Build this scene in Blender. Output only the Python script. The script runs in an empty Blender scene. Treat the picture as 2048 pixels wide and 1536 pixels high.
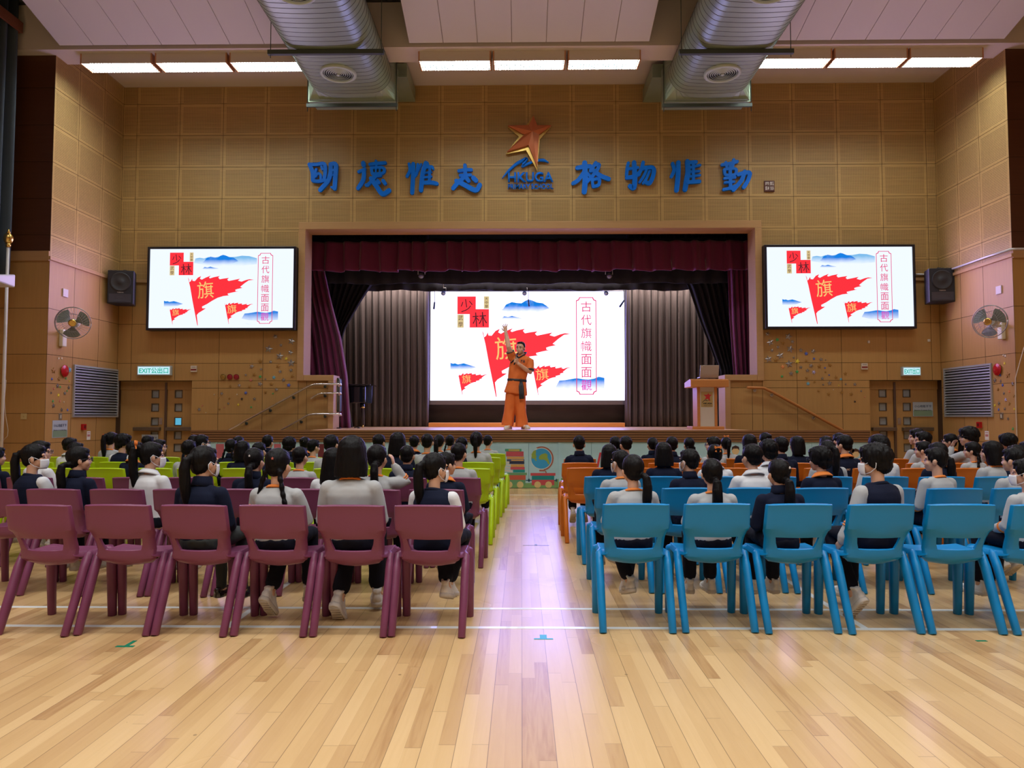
import bpy, bmesh, math, random
from math import sin, cos, pi, radians, sqrt, atan2
from mathutils import Vector, Matrix, Euler, noise
random.seed(7)
SC = bpy.context.scene
COL = SC.collection

# ---------------------------------------------------------------- camera
FPX = 1420.0
CAM = Vector((0.0, 0.0, 1.27))
PITCH, YAW = radians(2.66), radians(0.77)
cam_d = bpy.data.cameras.new('camera'); cam_d.sensor_width = 36.0; cam_d.lens = FPX / 2048 * 36.0
cam_d.clip_start = 0.05; cam_d.clip_end = 100
cam = bpy.data.objects.new('camera', cam_d); COL.objects.link(cam)
cam.location = CAM; cam.rotation_euler = (pi / 2 + PITCH, 0.0, YAW)
SC.camera = cam
_R = Euler((pi / 2 + PITCH, 0.0, YAW)).to_matrix()

def ray(px, py):
    return _R @ Vector(((px - 1024) / FPX, (768 - py) / FPX, -1.0))
def U(px, py, Y):
    "world point seen at a photo pixel, on the frontal plane at distance Y"
    d = ray(px, py); return CAM + d * (Y / d.y)
def UX(px, py, X):
    d = ray(px, py); return CAM + d * (X / d.x)
def UZ(px, py, Z):
    d = ray(px, py); return CAM + d * ((Z - CAM.z) / d.z)

# ---------------------------------------------------------------- world, lights, exposure
w = bpy.data.worlds.new('world'); SC.world = w; w.use_nodes = True
w.node_tree.nodes['Background'].inputs[0].default_value = (0.6, 0.65, 0.75, 1)
w.node_tree.nodes['Background'].inputs[1].default_value = 0.05
SC.view_settings.view_transform = 'Standard'
SC.view_settings.look = 'None'
SC.view_settings.gamma = 1.0
SC.view_settings.use_curve_mapping = False
SC.view_settings.exposure = 0.0
try:
    SC.cycles.max_bounces = 7; SC.cycles.diffuse_bounces = 4; SC.cycles.glossy_bounces = 3
    SC.cycles.transparent_max_bounces = 8; SC.cycles.sample_clamp_indirect = 6.0
    SC.cycles.caustics_reflective = False; SC.cycles.caustics_refractive = False
except Exception:
    pass

def area(name, loc, size, power, color, rot=(0, 0, 0), spread=180):
    l = bpy.data.lights.new(name, 'AREA'); l.shape = 'RECTANGLE'; l.size, l.size_y = size
    l.energy = power; l.color = color; l.spread = radians(spread)
    o = bpy.data.objects.new(name, l); COL.objects.link(o); o.location = loc; o.rotation_euler = rot
    return o
HALL = (1.0, 0.985, 0.96)
for (y, z, p) in ((7.6, 8.2, 62), (3.6, 9.1, 125), (-0.6, 9.3, 140), (-4.8, 9.3, 150)):
    for x in (-4.6, 0.3, 5.2):
        area('hall_light', (x, y, z), (4.2, 0.35), p, HALL, spread=130)
# unseen spot added to brighten the presenter
sl = bpy.data.lights.new('presenter_fill_spot', 'SPOT'); sl.energy = 900; sl.color = (1.0, 0.95, 0.9); sl.spot_size = radians(17); sl.spot_blend = 0.9; sl.shadow_soft_size = 0.15
so = bpy.data.objects.new('presenter_fill_spot', sl); COL.objects.link(so); so.location = (-1.2, 4.6, 7.4)
so.rotation_euler = (Vector((0.0, 13.4, 1.9)) - Vector(so.location)).to_track_quat('-Z', 'Y').to_euler()
# stage batten lights above the back curtains
for x in (-3.1, 3.3):
    area('stage_wash', (x, 16.62, 4.55), (2.2, 0.12), 40, (1.0, 0.82, 0.74), (radians(6), 0, 0))
area('stage_wash', (0.1, 16.2, 4.6), (4.5, 0.2), 45, (1.0, 0.85, 0.8), (radians(-12), 0, 0))

# invisible area lights added before the LED walls to boost their glow
def led_boost(px0, px1, py0, py1, Y, power, col):
    a, b = U(px0, py1, Y), U(px1, py0, Y)
    area('led_boost_light', ((a.x + b.x) / 2, Y - 0.03, (a.z + b.z) / 2), (b.x - a.x - .1, b.z - a.z - .1), power, col, (radians(-90), 0, 0))
led_boost(861, 1249, 583, 801, 17.1, 270, (0.22, 0.23, 1.0))
led_boost(299, 587, 498, 656, 13.84, 78, (0.68, 0.44, 1.0))
led_boost(1534, 1826, 494, 653, 13.84, 78, (0.68, 0.44, 1.0))

# ---------------------------------------------------------------- materials
MATS = {}
def mat(name, col, rough=0.5, metal=0.0, emit=None, estr=1.0, spec=0.5, coat=0.0, sheen=0.0, bump=None, trans=0.0):
    if name in MATS: return MATS[name]
    m = bpy.data.materials.new(name); m.use_nodes = True; MATS[name] = m
    nt = m.node_tree; b = nt.nodes['Principled BSDF']
    b.inputs['Base Color'].default_value = (*col, 1); b.inputs['Roughness'].default_value = rough
    b.inputs['Metallic'].default_value = metal; b.inputs['Specular IOR Level'].default_value = spec
    b.inputs['Coat Weight'].default_value = coat
    b.inputs['Sheen Weight'].default_value = sheen
    b.inputs['Transmission Weight'].default_value = trans
    if emit:
        b.inputs['Emission Color'].default_value = (*emit, 1); b.inputs['Emission Strength'].default_value = estr
    if bump:  # (scale xyz, strength, colour variation)
        sc, st, cv = bump
        tc = nt.nodes.new('ShaderNodeTexCoord'); mp = nt.nodes.new('ShaderNodeMapping')
        mp.inputs['Scale'].default_value = sc
        nz = nt.nodes.new('ShaderNodeTexNoise'); nz.inputs['Scale'].default_value = 1.0; nz.inputs['Detail'].default_value = 3
        nt.links.new(tc.outputs['Object'], mp.inputs[0]); nt.links.new(mp.outputs[0], nz.inputs['Vector'])
        bp = nt.nodes.new('ShaderNodeBump'); bp.inputs['Strength'].default_value = st; bp.inputs['Distance'].default_value = 0.01
        nt.links.new(nz.outputs['Fac'], bp.inputs['Height']); nt.links.new(bp.outputs[0], b.inputs['Normal'])
        if cv:
            mx = nt.nodes.new('ShaderNodeMix'); mx.data_type = 'RGBA'
            mx.inputs['A'].default_value = (*[c * (1 - cv) for c in col], 1); mx.inputs['B'].default_value = (*[min(1, c * (1 + cv)) for c in col], 1)
            nt.links.new(nz.outputs['Fac'], mx.inputs['Factor']); nt.links.new(mx.outputs['Result'], b.inputs['Base Color'])
    return m

def emis(name, col, st=1.0):
    if name in MATS: return MATS[name]
    m = bpy.data.materials.new(name); m.use_nodes = True; MATS[name] = m
    nt = m.node_tree; nt.nodes.remove(nt.nodes['Principled BSDF'])
    e = nt.nodes.new('ShaderNodeEmission'); e.inputs[0].default_value = (*col, 1); e.inputs[1].default_value = st
    nt.links.new(e.outputs[0], nt.nodes['Material Output'].inputs[0])
    return m

def N(nt, t, **kw):
    n = nt.nodes.new(t)
    for k, v in kw.items(): setattr(n, k, v)
    return n
def M(nt, op, a, b=None, c=None):
    n = nt.nodes.new('ShaderNodeMath'); n.operation = op
    for i, v in enumerate((a, b, c)):
        if v is None: continue
        if isinstance(v, (int, float)): n.inputs[i].default_value = v
        else: nt.links.new(v, n.inputs[i])
    return n.outputs[0]

def wood_mat(name, col, var=0.25, rough=0.45, axis='X', perf=False, scale=1.0):
    if name in MATS: return MATS[name]
    m = bpy.data.materials.new(name); m.use_nodes = True; MATS[name] = m
    nt = m.node_tree; b = nt.nodes['Principled BSDF']; b.inputs['Roughness'].default_value = rough
    b.inputs['Specular IOR Level'].default_value = 0.35
    tc = N(nt, 'ShaderNodeTexCoord'); mp = N(nt, 'ShaderNodeMapping')
    s = {'X': (0.9, 14, 14), 'Z': (16, 16, 0.8), 'Y': (14, 0.9, 14)}[axis]
    mp.inputs['Scale'].default_value = [v * scale for v in s]
    nt.links.new(tc.outputs['Object'], mp.inputs[0])
    nz = N(nt, 'ShaderNodeTexNoise'); nz.inputs['Scale'].default_value = 2.0; nz.inputs['Detail'].default_value = 5; nz.inputs['Distortion'].default_value = 0.5
    nt.links.new(mp.outputs[0], nz.inputs['Vector'])
    # tone of each panel
    at = N(nt, 'ShaderNodeAttribute', attribute_name='tone')
    f = M(nt, 'ADD', M(nt, 'MULTIPLY', nz.outputs['Fac'], 0.75), M(nt, 'MULTIPLY', at.outputs['Fac'], 0.3))
    mx = N(nt, 'ShaderNodeMix', data_type='RGBA')
    mx.inputs['A'].default_value = (*[c * (1 - var) for c in col], 1)
    mx.inputs['B'].default_value = (*[min(1, c * (1 + var)) for c in col], 1)
    nt.links.new(f, mx.inputs['Factor'])
    out = mx.outputs['Result']
    if perf:
        uv = N(nt, 'ShaderNodeUVMap', uv_map='cell'); sx = N(nt, 'ShaderNodeSeparateXYZ'); nt.links.new(uv.outputs[0], sx.inputs[0])
        um = N(nt, 'ShaderNodeUVMap', uv_map='metre'); sm = N(nt, 'ShaderNodeSeparateXYZ'); nt.links.new(um.outputs[0], sm.inputs[0])
        du = M(nt, 'SUBTRACT', 0.5, M(nt, 'ABSOLUTE', M(nt, 'SUBTRACT', sx.outputs[0], 0.5)))
        dv = M(nt, 'SUBTRACT', 0.5, M(nt, 'ABSOLUTE', M(nt, 'SUBTRACT', sx.outputs[1], 0.5)))
        ins = M(nt, 'MULTIPLY', M(nt, 'GREATER_THAN', du, 0.06), M(nt, 'GREATER_THAN', dv, 0.075))
        hl = M(nt, 'LESS_THAN', M(nt, 'FRACT', M(nt, 'DIVIDE', sm.outputs[1], 0.0285)), 0.36)
        vl = M(nt, 'LESS_THAN', M(nt, 'FRACT', M(nt, 'DIVIDE', sm.outputs[0], 0.0335)), 0.72)
        slot = M(nt, 'MULTIPLY', M(nt, 'MULTIPLY', hl, vl), ins)
        dk = N(nt, 'ShaderNodeMix', data_type='RGBA'); nt.links.new(M(nt, 'MULTIPLY', slot, 0.8), dk.inputs['Factor'])
        nt.links.new(out, dk.inputs['A']); dk.inputs['B'].default_value = (0.035, 0.016, 0.006, 1)
        out = dk.outputs['Result']
    nt.links.new(out, b.inputs['Base Color'])
    return m

PANEL = (0.46, 0.235, 0.068)
M_perf = wood_mat('perforated_wood', (0.48, 0.315, 0.125), perf=True)
M_plain = wood_mat('plain_wood', (0.44, 0.255, 0.090), var=0.16, axis='Z')
M_groove = mat('groove_dark', (0.05, 0.022, 0.008), 0.8)
M_trim = wood_mat('trim_wood', (0.48, 0.285, 0.13), var=0.12)
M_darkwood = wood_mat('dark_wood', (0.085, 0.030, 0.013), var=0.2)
M_slat = wood_mat('slat_wood', (0.21, 0.105, 0.045), var=0.15)
M_stagefloor = wood_mat('stage_boards', (0.70, 0.42, 0.25), var=0.12, rough=0.3)
M_orangewood = wood_mat('orange_wood', (0.82, 0.34, 0.085), var=0.1)
M_podium = wood_mat('podium_wood', (0.50, 0.20, 0.055), var=0.12, axis='X')
M_white = mat('white_paint', (0.66, 0.60, 0.56), 0.7)
M_ceil = mat('ceiling_panel_white', (0.66, 0.655, 0.675), 0.7)
M_greyceil = mat('grey_ceiling', (0.17, 0.165, 0.18), 0.8)
M_black = mat('black_plastic', (0.012, 0.012, 0.015), 0.4)
M_steel = mat('brushed_steel', (0.55, 0.55, 0.56), 0.3, 1.0)
M_chrome = mat('polished_rail', (0.75, 0.75, 0.75), 0.18, 1.0)
M_galv = mat('galvanised_steel', (0.33, 0.42, 0.31), 0.42, 0.5, bump=((3, 3, 3), 0.05, 0.12))
M_seam = mat('duct_seam_dark', (0.06, 0.06, 0.05), 0.6, 0.4)
M_hang = mat('hanger_green_grey', (0.055, 0.075, 0.065), 0.6)
M_diff = mat('diffuser_green_white', (0.50, 0.62, 0.56), 0.5)
M_cream = mat('cream_plastic', (0.75, 0.74, 0.62), 0.4)
M_alu = mat('louvre_aluminium', (0.50, 0.53, 0.58), 0.4, 0.6)
M_red = mat('red_enamel', (0.42, 0.006, 0.012), 0.25)
M_gold = mat('gold_metal', (0.75, 0.50, 0.14), 0.25, 1.0)
M_blueletter = mat('blue_letter', (0.0, 0.19, 0.92), 0.5, spec=0.25)
M_paper = mat('paper', (0.75, 0.72, 0.70), 0.8)

# ---------------------------------------------------------------- mesh helpers
def box(bm, x0, x1, y0, y1, z0, z1, mi=0, mtx=None):
    vs = [bm.verts.new((x, y, z)) for x in (x0, x1) for y in (y0, y1) for z in (z0, z1)]
    if mtx is not None:
        for v in vs: v.co = mtx @ v.co
    for f in ((0, 1, 3, 2), (4, 6, 7, 5), (0, 4, 5, 1), (2, 3, 7, 6), (0, 2, 6, 4), (1, 5, 7, 3)):
        fc = bm.faces.new([vs[i] for i in f]); fc.material_index = mi
    return vs
def rings(bm, rs, cap=True, mi=0, close=True):
    "bridge a list of vertex-coordinate rings into a skin"
    vr = [[bm.verts.new(p) for p in r] for r in rs]
    n = len(vr[0])
    for a, b in zip(vr, vr[1:]):
        for i in range(n if close else n - 1):
            j = (i + 1) % n
            f = bm.faces.new((a[i], a[j], b[j], b[i])); f.material_index = mi; f.smooth = True
    if cap and close:
        f = bm.faces.new(vr[0][::-1]); f.material_index = mi
        f = bm.faces.new(vr[-1]); f.material_index = mi
    return vr
def tube(bm, pts, r, n=8, mi=0, flat=1.0, dome=False, side=None):
    pts = [Vector(p) for p in pts]
    rr = [r] * len(pts) if isinstance(r, (int, float)) else list(r)
    if dome:
        d0 = (pts[0] - pts[1]).normalized(); d1 = (pts[-1] - pts[-2]).normalized()
        pre = [(pts[0] + d0 * rr[0] * sin(a), rr[0] * cos(a)) for a in (1.4, 1.0, 0.5)]
        post = [(pts[-1] + d1 * rr[-1] * sin(a), rr[-1] * cos(a)) for a in (0.5, 1.0, 1.4)]
        pts = [p for p, _ in pre] + pts + [p for p, _ in post]
        rr = [q for _, q in pre] + rr + [q for _, q in post]
    rs = []; u = None
    for i, p in enumerate(pts):
        t = (pts[min(i + 1, len(pts) - 1)] - pts[max(i - 1, 0)]).normalized()
        if u is None:
            ref = Vector(side) if side else (Vector((0, 0, 1)) if abs(t.z) < 0.9 else Vector((1, 0, 0)))
            u = (ref - t * ref.dot(t)).normalized()
        else:
            u = (u - t * u.dot(t)).normalized()
        v = t.cross(u)
        rs.append([p + (u * cos(2 * pi * k / n) + v * (flat * sin(2 * pi * k / n))) * rr[i] for k in range(n)])
    return rings(bm, rs, True, mi)
def ell(bm, c, r, rot=None, nu=16, nv=10, mi=0):
    c = Vector(c); m = rot.to_matrix() if rot else None; rs = []
    for j in range(nv + 1):
        a = -pi / 2 + pi * (j + 0.02 if j == 0 else (j - 0.02 if j == nv else j)) / nv
        ring = []
        for k in range(nu):
            b = 2 * pi * k / nu
            p = Vector((r[0] * cos(a) * cos(b), r[1] * cos(a) * sin(b), r[2] * sin(a)))
            ring.append(c + (m @ p if m else p))
        rs.append(ring)
    rings(bm, rs, True, mi)
def prism(bm, poly, y0, y1, mi=0, T=None):
    "polygon in (x,z) given a thickness from y0 (front) to y1"
    T = T or (lambda x, y, z: Vector((x, y, z)))
    a = [bm.verts.new(T(x, y0, z)) for x, z in poly]; b = [bm.verts.new(T(x, y1, z)) for x, z in poly]
    n = len(poly)
    for vs in (a, b[::-1]):
        f = bm.faces.new(vs); f.material_index = mi
    for i in range(n):
        f = bm.faces.new((a[i], b[i], b[(i + 1) % n], a[(i + 1) % n])); f.material_index = mi
def obj(name, bm, mats, parent=None, loc=None, bevel=0, smooth=None, solid=0, sub=0, recalc=True):
    if isinstance(bm, bmesh.types.BMesh):
        if recalc: bmesh.ops.recalc_face_normals(bm, faces=bm.faces[:])
        me = bpy.data.meshes.new(name); bm.to_mesh(me); bm.free()
    else:
        me = bm
    if not isinstance(mats, (list, tuple)): mats = [mats]
    if not len(me.materials):
        for m in mats: me.materials.append(m)
    o = bpy.data.objects.new(name, me); COL.objects.link(o)
    if parent is not None: o.parent = parent
    if loc is not None: o.location = loc
    if smooth is not None:
        for p in me.polygons: p.use_smooth = smooth
    if solid:
        md = o.modifiers.new('solid', 'SOLIDIFY'); md.thickness = solid; md.offset = 0
    if bevel:
        md = o.modifiers.new('bevel', 'BEVEL'); md.width = bevel; md.segments = 2; md.limit_method = 'ANGLE'; md.angle_limit = radians(40)
    if sub:
        md = o.modifiers.new('sub', 'SUBSURF'); md.levels = sub; md.render_levels = sub
    return o
def BM(): return bmesh.new()
def boxo(name, x0, x1, y0, y1, z0, z1, m, parent=None, bevel=0):
    bm = BM(); box(bm, x0, x1, y0, y1, z0, z1); return obj(name, bm, m, parent, bevel=bevel)
def bake(o):
    "apply an object's modifiers into its mesh"
    dg = bpy.context.evaluated_depsgraph_get(); me = bpy.data.meshes.new_from_object(o.evaluated_get(dg))
    o.modifiers.clear(); old = o.data; o.data = me; bpy.data.meshes.remove(old); return o
def temp_mesh(bm, mods):
    bmesh.ops.recalc_face_normals(bm, faces=bm.faces[:])
    me = bpy.data.meshes.new('t'); bm.to_mesh(me); bm.free()
    o = bpy.data.objects.new('t', me); COL.objects.link(o)
    for t, kw in mods:
        md = o.modifiers.new(t, t)
        for k, v in kw.items(): setattr(md, k, v)
    dg = bpy.context.evaluated_depsgraph_get(); out = bpy.data.meshes.new_from_object(o.evaluated_get(dg))
    bpy.data.objects.remove(o); bpy.data.meshes.remove(me)
    return out
def blob(bm, voxel=0.006, sm=5, strand=0.0, freq=(70, 70, 14), fac=0.5):
    "fuse overlapping closed shapes into one continuous smooth skin"
    me = temp_mesh(bm, [('REMESH', dict(mode='VOXEL', voxel_size=voxel)), ('SMOOTH', dict(factor=fac, iterations=sm))])
    if strand:
        ns = [v.normal.copy() for v in me.vertices]
        for v, n in zip(me.vertices, ns):
            k = noise.noise(Vector((v.co.x * freq[0], v.co.y * freq[1], v.co.z * freq[2])))
            k += 0.5 * noise.noise(Vector((v.co.x * freq[0] * 2.1, v.co.y * freq[1] * 2.1, v.co.z * freq[2] * 2 + 7)))
            v.co += n * (strand * k)
    for p in me.polygons: p.use_smooth = True
    return me
def thing(name, label, cat, loc=(0, 0, 0), rz=0, group=None, rx=0, scale=1.0):
    o = bpy.data.objects.new(name, None); COL.objects.link(o); o.empty_display_size = 0.05
    o.location = loc; o.rotation_euler = (rx, 0, rz); o.scale = (scale,) * 3
    return tag(o, label, cat, group)
def tag(o, label, cat, group=None):
    o['label'] = label; o['category'] = cat
    if group: o['group'] = group
    return o
def struct(o):
    o['kind'] = 'structure'; return o
ORD = 'first second third fourth fifth sixth seventh eighth ninth tenth eleventh twelfth thirteenth fourteenth fifteenth sixteenth seventeenth eighteenth nineteenth twentieth'.split() + ['twenty-%s' % s for s in 'first second third fourth fifth sixth seventh eighth ninth'.split()] + ['thirtieth'] + ['thirty-%s' % s for s in 'first second third fourth fifth sixth seventh eighth ninth'.split()]

def text_geo(s, w=None, h=None, offset=0.0, extrude=0.0, shear=0.0, res=3):
    "text as a mesh standing in the XZ plane facing -Y, centred, fitted to w x h"
    cu = bpy.data.curves.new('t', 'FONT'); cu.body = s; cu.size = 1; cu.offset = offset; cu.shear = shear; cu.resolution_u = res
    o = bpy.data.objects.new('t', cu); COL.objects.link(o)
    dg = bpy.context.evaluated_depsgraph_get(); me = bpy.data.meshes.new_from_object(o.evaluated_get(dg))
    bpy.data.objects.remove(o); bpy.data.curves.remove(cu)
    xs = [v.co.x for v in me.vertices]; ys = [v.co.y for v in me.vertices]
    cx, cy = (min(xs) + max(xs)) / 2, (min(ys) + max(ys)) / 2
    sx = w / (max(xs) - min(xs)) if w else None; sy = h / (max(ys) - min(ys)) if h else None
    sx = sx or sy; sy = sy or sx
    for v in me.vertices: v.co = Vector(((v.co.x - cx) * sx, 0.0, (v.co.y - cy) * sy))
    if extrude:
        bm = BM(); bm.from_mesh(me); bmesh.ops.remove_doubles(bm, verts=bm.verts[:], dist=1e-5)
        r = bmesh.ops.extrude_face_region(bm, geom=bm.faces[:])
        for v in r['geom']:
            if isinstance(v, bmesh.types.BMVert): v.co.y -= extrude
        bmesh.ops.recalc_face_normals(bm, faces=bm.faces[:]); bm.to_mesh(me); bm.free()
    return me
def text_obj(name, s, c, m, parent=None, rz=0, ry=0, **kw):
    o = obj(name, text_geo(s, **kw), m, parent, c); o.rotation_euler = (0, ry, rz); return o
def ribbon(pts, ws):
    "2-D outline of a brush stroke through pts with widths ws"
    P = [Vector(p) for p in pts]; n = len(P)
    if isinstance(ws, (int, float)): ws = [ws] * n
    # resample smooth
    Q, W = [], []
    for i in range(n - 1):
        p0, p1, p2, p3 = P[max(i - 1, 0)], P[i], P[i + 1], P[min(i + 2, n - 1)]
        for k in range(5):
            t = k / 5
            Q.append(0.5 * ((2 * p1) + (p2 - p0) * t + (2 * p0 - 5 * p1 + 4 * p2 - p3) * t * t + (3 * p1 - p0 - 3 * p2 + p3) * t ** 3))
            W.append(ws[i] * (1 - t) + ws[i + 1] * t)
    Q.append(P[-1]); W.append(ws[-1])
    L, Rr = [], []
    for i, q in enumerate(Q):
        t = (Q[min(i + 1, len(Q) - 1)] - Q[max(i - 1, 0)])
        if t.length < 1e-9: t = Vector((1, 0))
        t.normalize(); nn = Vector((-t.y, t.x)) * W[i] / 2
        L.append(q + nn); Rr.append(q - nn)
    return L, Rr, Q, W
def stroke(bm, pts, ws, y0, y1, T):
    "a brush stroke as a solid: quads between both edges plus round ends"
    L, Rr, Q, W = ribbon(pts, ws)
    def disc(c, r):
        prism(bm, [(c.x + r * cos(2 * pi * k / 12), c.y + r * sin(2 * pi * k / 12)) for k in range(14)], y0 + 0.0006, y1 - 0.0006, 0, T)
    disc(Q[0], W[0] / 2); disc(Q[-1], W[-1] / 2)
    rs = []
    for l, r in zip(L, Rr):
        rs.append([T(l.x, y0, l.y), T(r.x, y0, r.y), T(r.x, y1, r.y), T(l.x, y1, l.y)])
    rings(bm, rs, True)
# ================================================================ room shell
YW, YA, YB = 14.0, 12.7, 11.9
XL, XR = U(241, 480, YW).x, U(1875, 480, YW).x
HL, HR = -9.0, 9.3          # hall side walls
ZT = 7.95                   # ceiling over the back wall
def zW(y, Y=YW): return U(1043, y, Y).z
ZG = [0.0, 0.83, zW(828), zW(776), zW(726), zW(647), zW(561), zW(521), zW(458), zW(395), zW(331.5), zW(267.5), zW(204), ZT]
ZLEDGE = ZG[6]
X0 = U(1056.4, 300, YW).x
DXG = U(1144.2, 300, YW).x - X0
XG = [X0 + DXG * k for k in range(-10, 11)]

def panels(bm, x0, x1, z0, z1, xs, zs, P, mfn, gap=0.007, dep=0.012):
    uc = bm.loops.layers.uv.get('cell') or bm.loops.layers.uv.new('cell')
    um = bm.loops.layers.uv.get('metre') or bm.loops.layers.uv.new('metre')
    tl = bm.faces.layers.float.get('tone') or bm.faces.layers.float.new('tone')
    X = [x0] + [x for x in xs if x0 + 0.03 < x < x1 - 0.03] + [x1]
    Z = [z0] + [z for z in zs if z0 + 0.03 < z < z1 - 0.03] + [z1]
    for a, b in zip(X, X[1:]):
        for c, d in zip(Z, Z[1:]):
            g = gap / 2
            q = [(a + g, c + g), (b - g, c + g), (b - g, d - g), (a + g, d - g)]
            f = [bm.verts.new(P(x, z, 0)) for x, z in q]; k = [bm.verts.new(P(x, z, dep)) for x, z in q]
            fc = bm.faces.new(f); fc.material_index = mfn((c + d) / 2); fc[tl] = random.random()
            for lp, (u, v), (x, z) in zip(fc.loops, ((0, 0), (1, 0), (1, 1), (0, 1)), q):
                lp[uc].uv = (u, v); lp[um].uv = (x - a, z - c)
            for i in range(4):
                j = (i + 1) % 4
                s = bm.faces.new((f[i], k[i], k[j], f[j])); s.material_index = 2
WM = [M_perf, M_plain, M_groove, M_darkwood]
pl = lambda z: 0 if z > ZLEDGE else 1

# openings
OX0, OX1, OZ1 = U(599, 600, YW).x, U(1522, 600, YW).x, zW(447)
JX0, JX1 = U(660, 800, YW).x, U(1457, 800, YW).x      # narrower stage gap lower down
ZL = zW(752)
DX0, DX1 = U(383, 800, YW).x, U(1740, 800, YW).x
DZ = zW(761)
ZS = 1.037                                            # stage floor

bm = BM()
Pb = lambda x, z, d: Vector((x, YW + d, z))
for r in ((XL, OX0, DZ, ZG[8]), (DX0, OX0, 0, DZ), (OX1, XR, DZ, ZG[8]), (OX1, DX1, 0, DZ), (XL, XR, ZG[8], ZT),
          (OX0, JX0, 0, ZL), (JX1, OX1, 0, ZL)):
    panels(bm, r[0], r[1], r[2], r[3], XG, ZG, Pb, pl)
    box(bm, r[0], r[1], YW + 0.012, YW + 0.40, r[2], r[3], 2)
o = struct(obj('wall_back', bm, WM, recalc=False))

for nm, X, sgn, pv in (('wall_stage_left', XL, -1, (157, 207)), ('wall_stage_right', XR, 1, (1913, 1958))):
    bm = BM()
    P = lambda y, z, d: Vector((X + sgn * d, y, z))
    ys = sorted(UX(p, 300, X).y for p in pv)
    panels(bm, YB, YW, 0, ZT, ys, ZG, P, pl)
    box(bm, min(X + sgn * 0.012, X + sgn * 0.3), max(X + sgn * 0.012, X + sgn * 0.3), YB + 0.012, YW + 0.3, 0, ZT, 2)
    struct(obj(nm, bm, WM, recalc=False))
for nm, a, b in (('wall_front_left', HL, XL), ('wall_front_right', XR, HR)):
    bm = BM()
    P = lambda x, z, d: Vector((x, YB + d, z))
    ztop = zW(66, YB) if a < 0 else zW(58, YB)
    panels(bm, a, b, 0, ZG[6], [], ZG, P, lambda z: 1)
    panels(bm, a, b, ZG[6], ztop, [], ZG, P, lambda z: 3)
    box(bm, a - (0 if a < 0 else -0.31), b - (0.31 if a < 0 else 0), YB + 0.012, YB + 0.3, 0, ztop, 2)
    struct(obj(nm, bm, WM, recalc=False))
    struct(boxo('wall_upper_grey', a, b, YB, YB + 0.3, ztop, 10.6, M_greyceil))
# ledge between perforated and plain panelling
bm = BM()
for (x0, x1) in ((XL, OX0), (OX1, XR)):
    box(bm, x0, x1, YW - 0.03, YW, ZLEDGE - 0.03, ZLEDGE + 0.03)
box(bm, XL, XL + 0.03, YB - 0.03, YW - 0.03, ZLEDGE - 0.03, ZLEDGE + 0.03); box(bm, XR - 0.03, XR, YB - 0.03, YW - 0.03, ZLEDGE - 0.03, ZLEDGE + 0.03)
box(bm, HL, XL, YB - 0.03, YB, ZLEDGE - 0.05, ZLEDGE + 0.12); box(bm, XR, HR, YB - 0.03, YB, ZLEDGE - 0.05, ZLEDGE + 0.12)
struct(obj('trim_ledge', bm, M_trim, bevel=0.006))
# hall side walls, rear wall, floor, ceiling
M_hallwall = wood_mat('hall_wall_wood', (0.40, 0.22, 0.10), var=0.12, axis='Z')
struct(boxo('wall_left', HL - 0.25, HL, -9.5, YB, 0, 10.6, M_hallwall))
struct(boxo('wall_right', HR, HR + 0.25, -9.5, YB, 0, 10.6, M_hallwall))
struct(boxo('wall_rear', HL, HR, -9.75, -9.5, 0, 10.6, mat('rear_wall', (0.55, 0.45, 0.33), 0.7)))
ZBX = 7.52
ybn = UZ(123, 99, ZBX).y; ybf = UZ(157, 129, ZBX).y
struct(boxo('ceiling_bulkhead', HL + 0.02, HR - 0.02, ybn, ybf, ZBX, 8.3, M_white))
struct(boxo('ceiling_over_wall', XL, XR, ybf, YW + 0.2, ZT, ZT + 0.1, M_white))
bm = BM()
rings(bm, [[(HL, y, z), (HR, y, z), (HR, y, z + 0.1), (HL, y, z + 0.1)] for y, z in ((ybf, 8.25), (11.0, 8.55), (4.5, 10.3), (-9.6, 10.4))])
for f in bm.faces: f.smooth = False
struct(obj('ceiling', bm, M_greyceil))
# sloping ceiling panels of long boards
yf = ybn - 0.12
zf = U(600, 87.5, yf).z
def ceil_panel(x0, x1):
    bm = BM(); n = max(1, round((x1 - x0) / 0.565)); wd = (x1 - x0) / n; sl = 0.262
    for i in range(n):
        a, b = x0 + i * wd + 0.005, x0 + (i + 1) * wd - 0.005
        rings(bm, [[(a, y, zf + (yf - y) * sl), (b, y, zf + (yf - y) * sl), (b, y, zf + (yf - y) * sl + 0.05), (a, y, zf + (yf - y) * sl + 0.05)] for y in (yf, 5.0)])
    rings(bm, [[(x0, y, zf + (yf - y) * sl + 0.02), (x1, y, zf + (yf - y) * sl + 0.02), (x1, y, zf + (yf - y) * sl + 0.09), (x0, y, zf + (yf - y) * sl + 0.09)] for y in (yf - 0.01, 5.0)], mi=1)
    for f in bm.faces: f.smooth = False
    return bm
for nm, a, b in (('ceiling_panel_left', U(119, 88, yf).x, U(735, 88, yf).x), ('ceiling_panel_centre', U(818, 88, yf).x, U(1299, 87, yf).x),
                 ('ceiling_panel_right', U(1385, 88, yf).x, U(2009, 80, yf).x)):
    struct(obj(nm, ceil_panel(a, b), [M_ceil, mat('board_joint', (0.42, 0.36, 0.33), 0.8)]))

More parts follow.
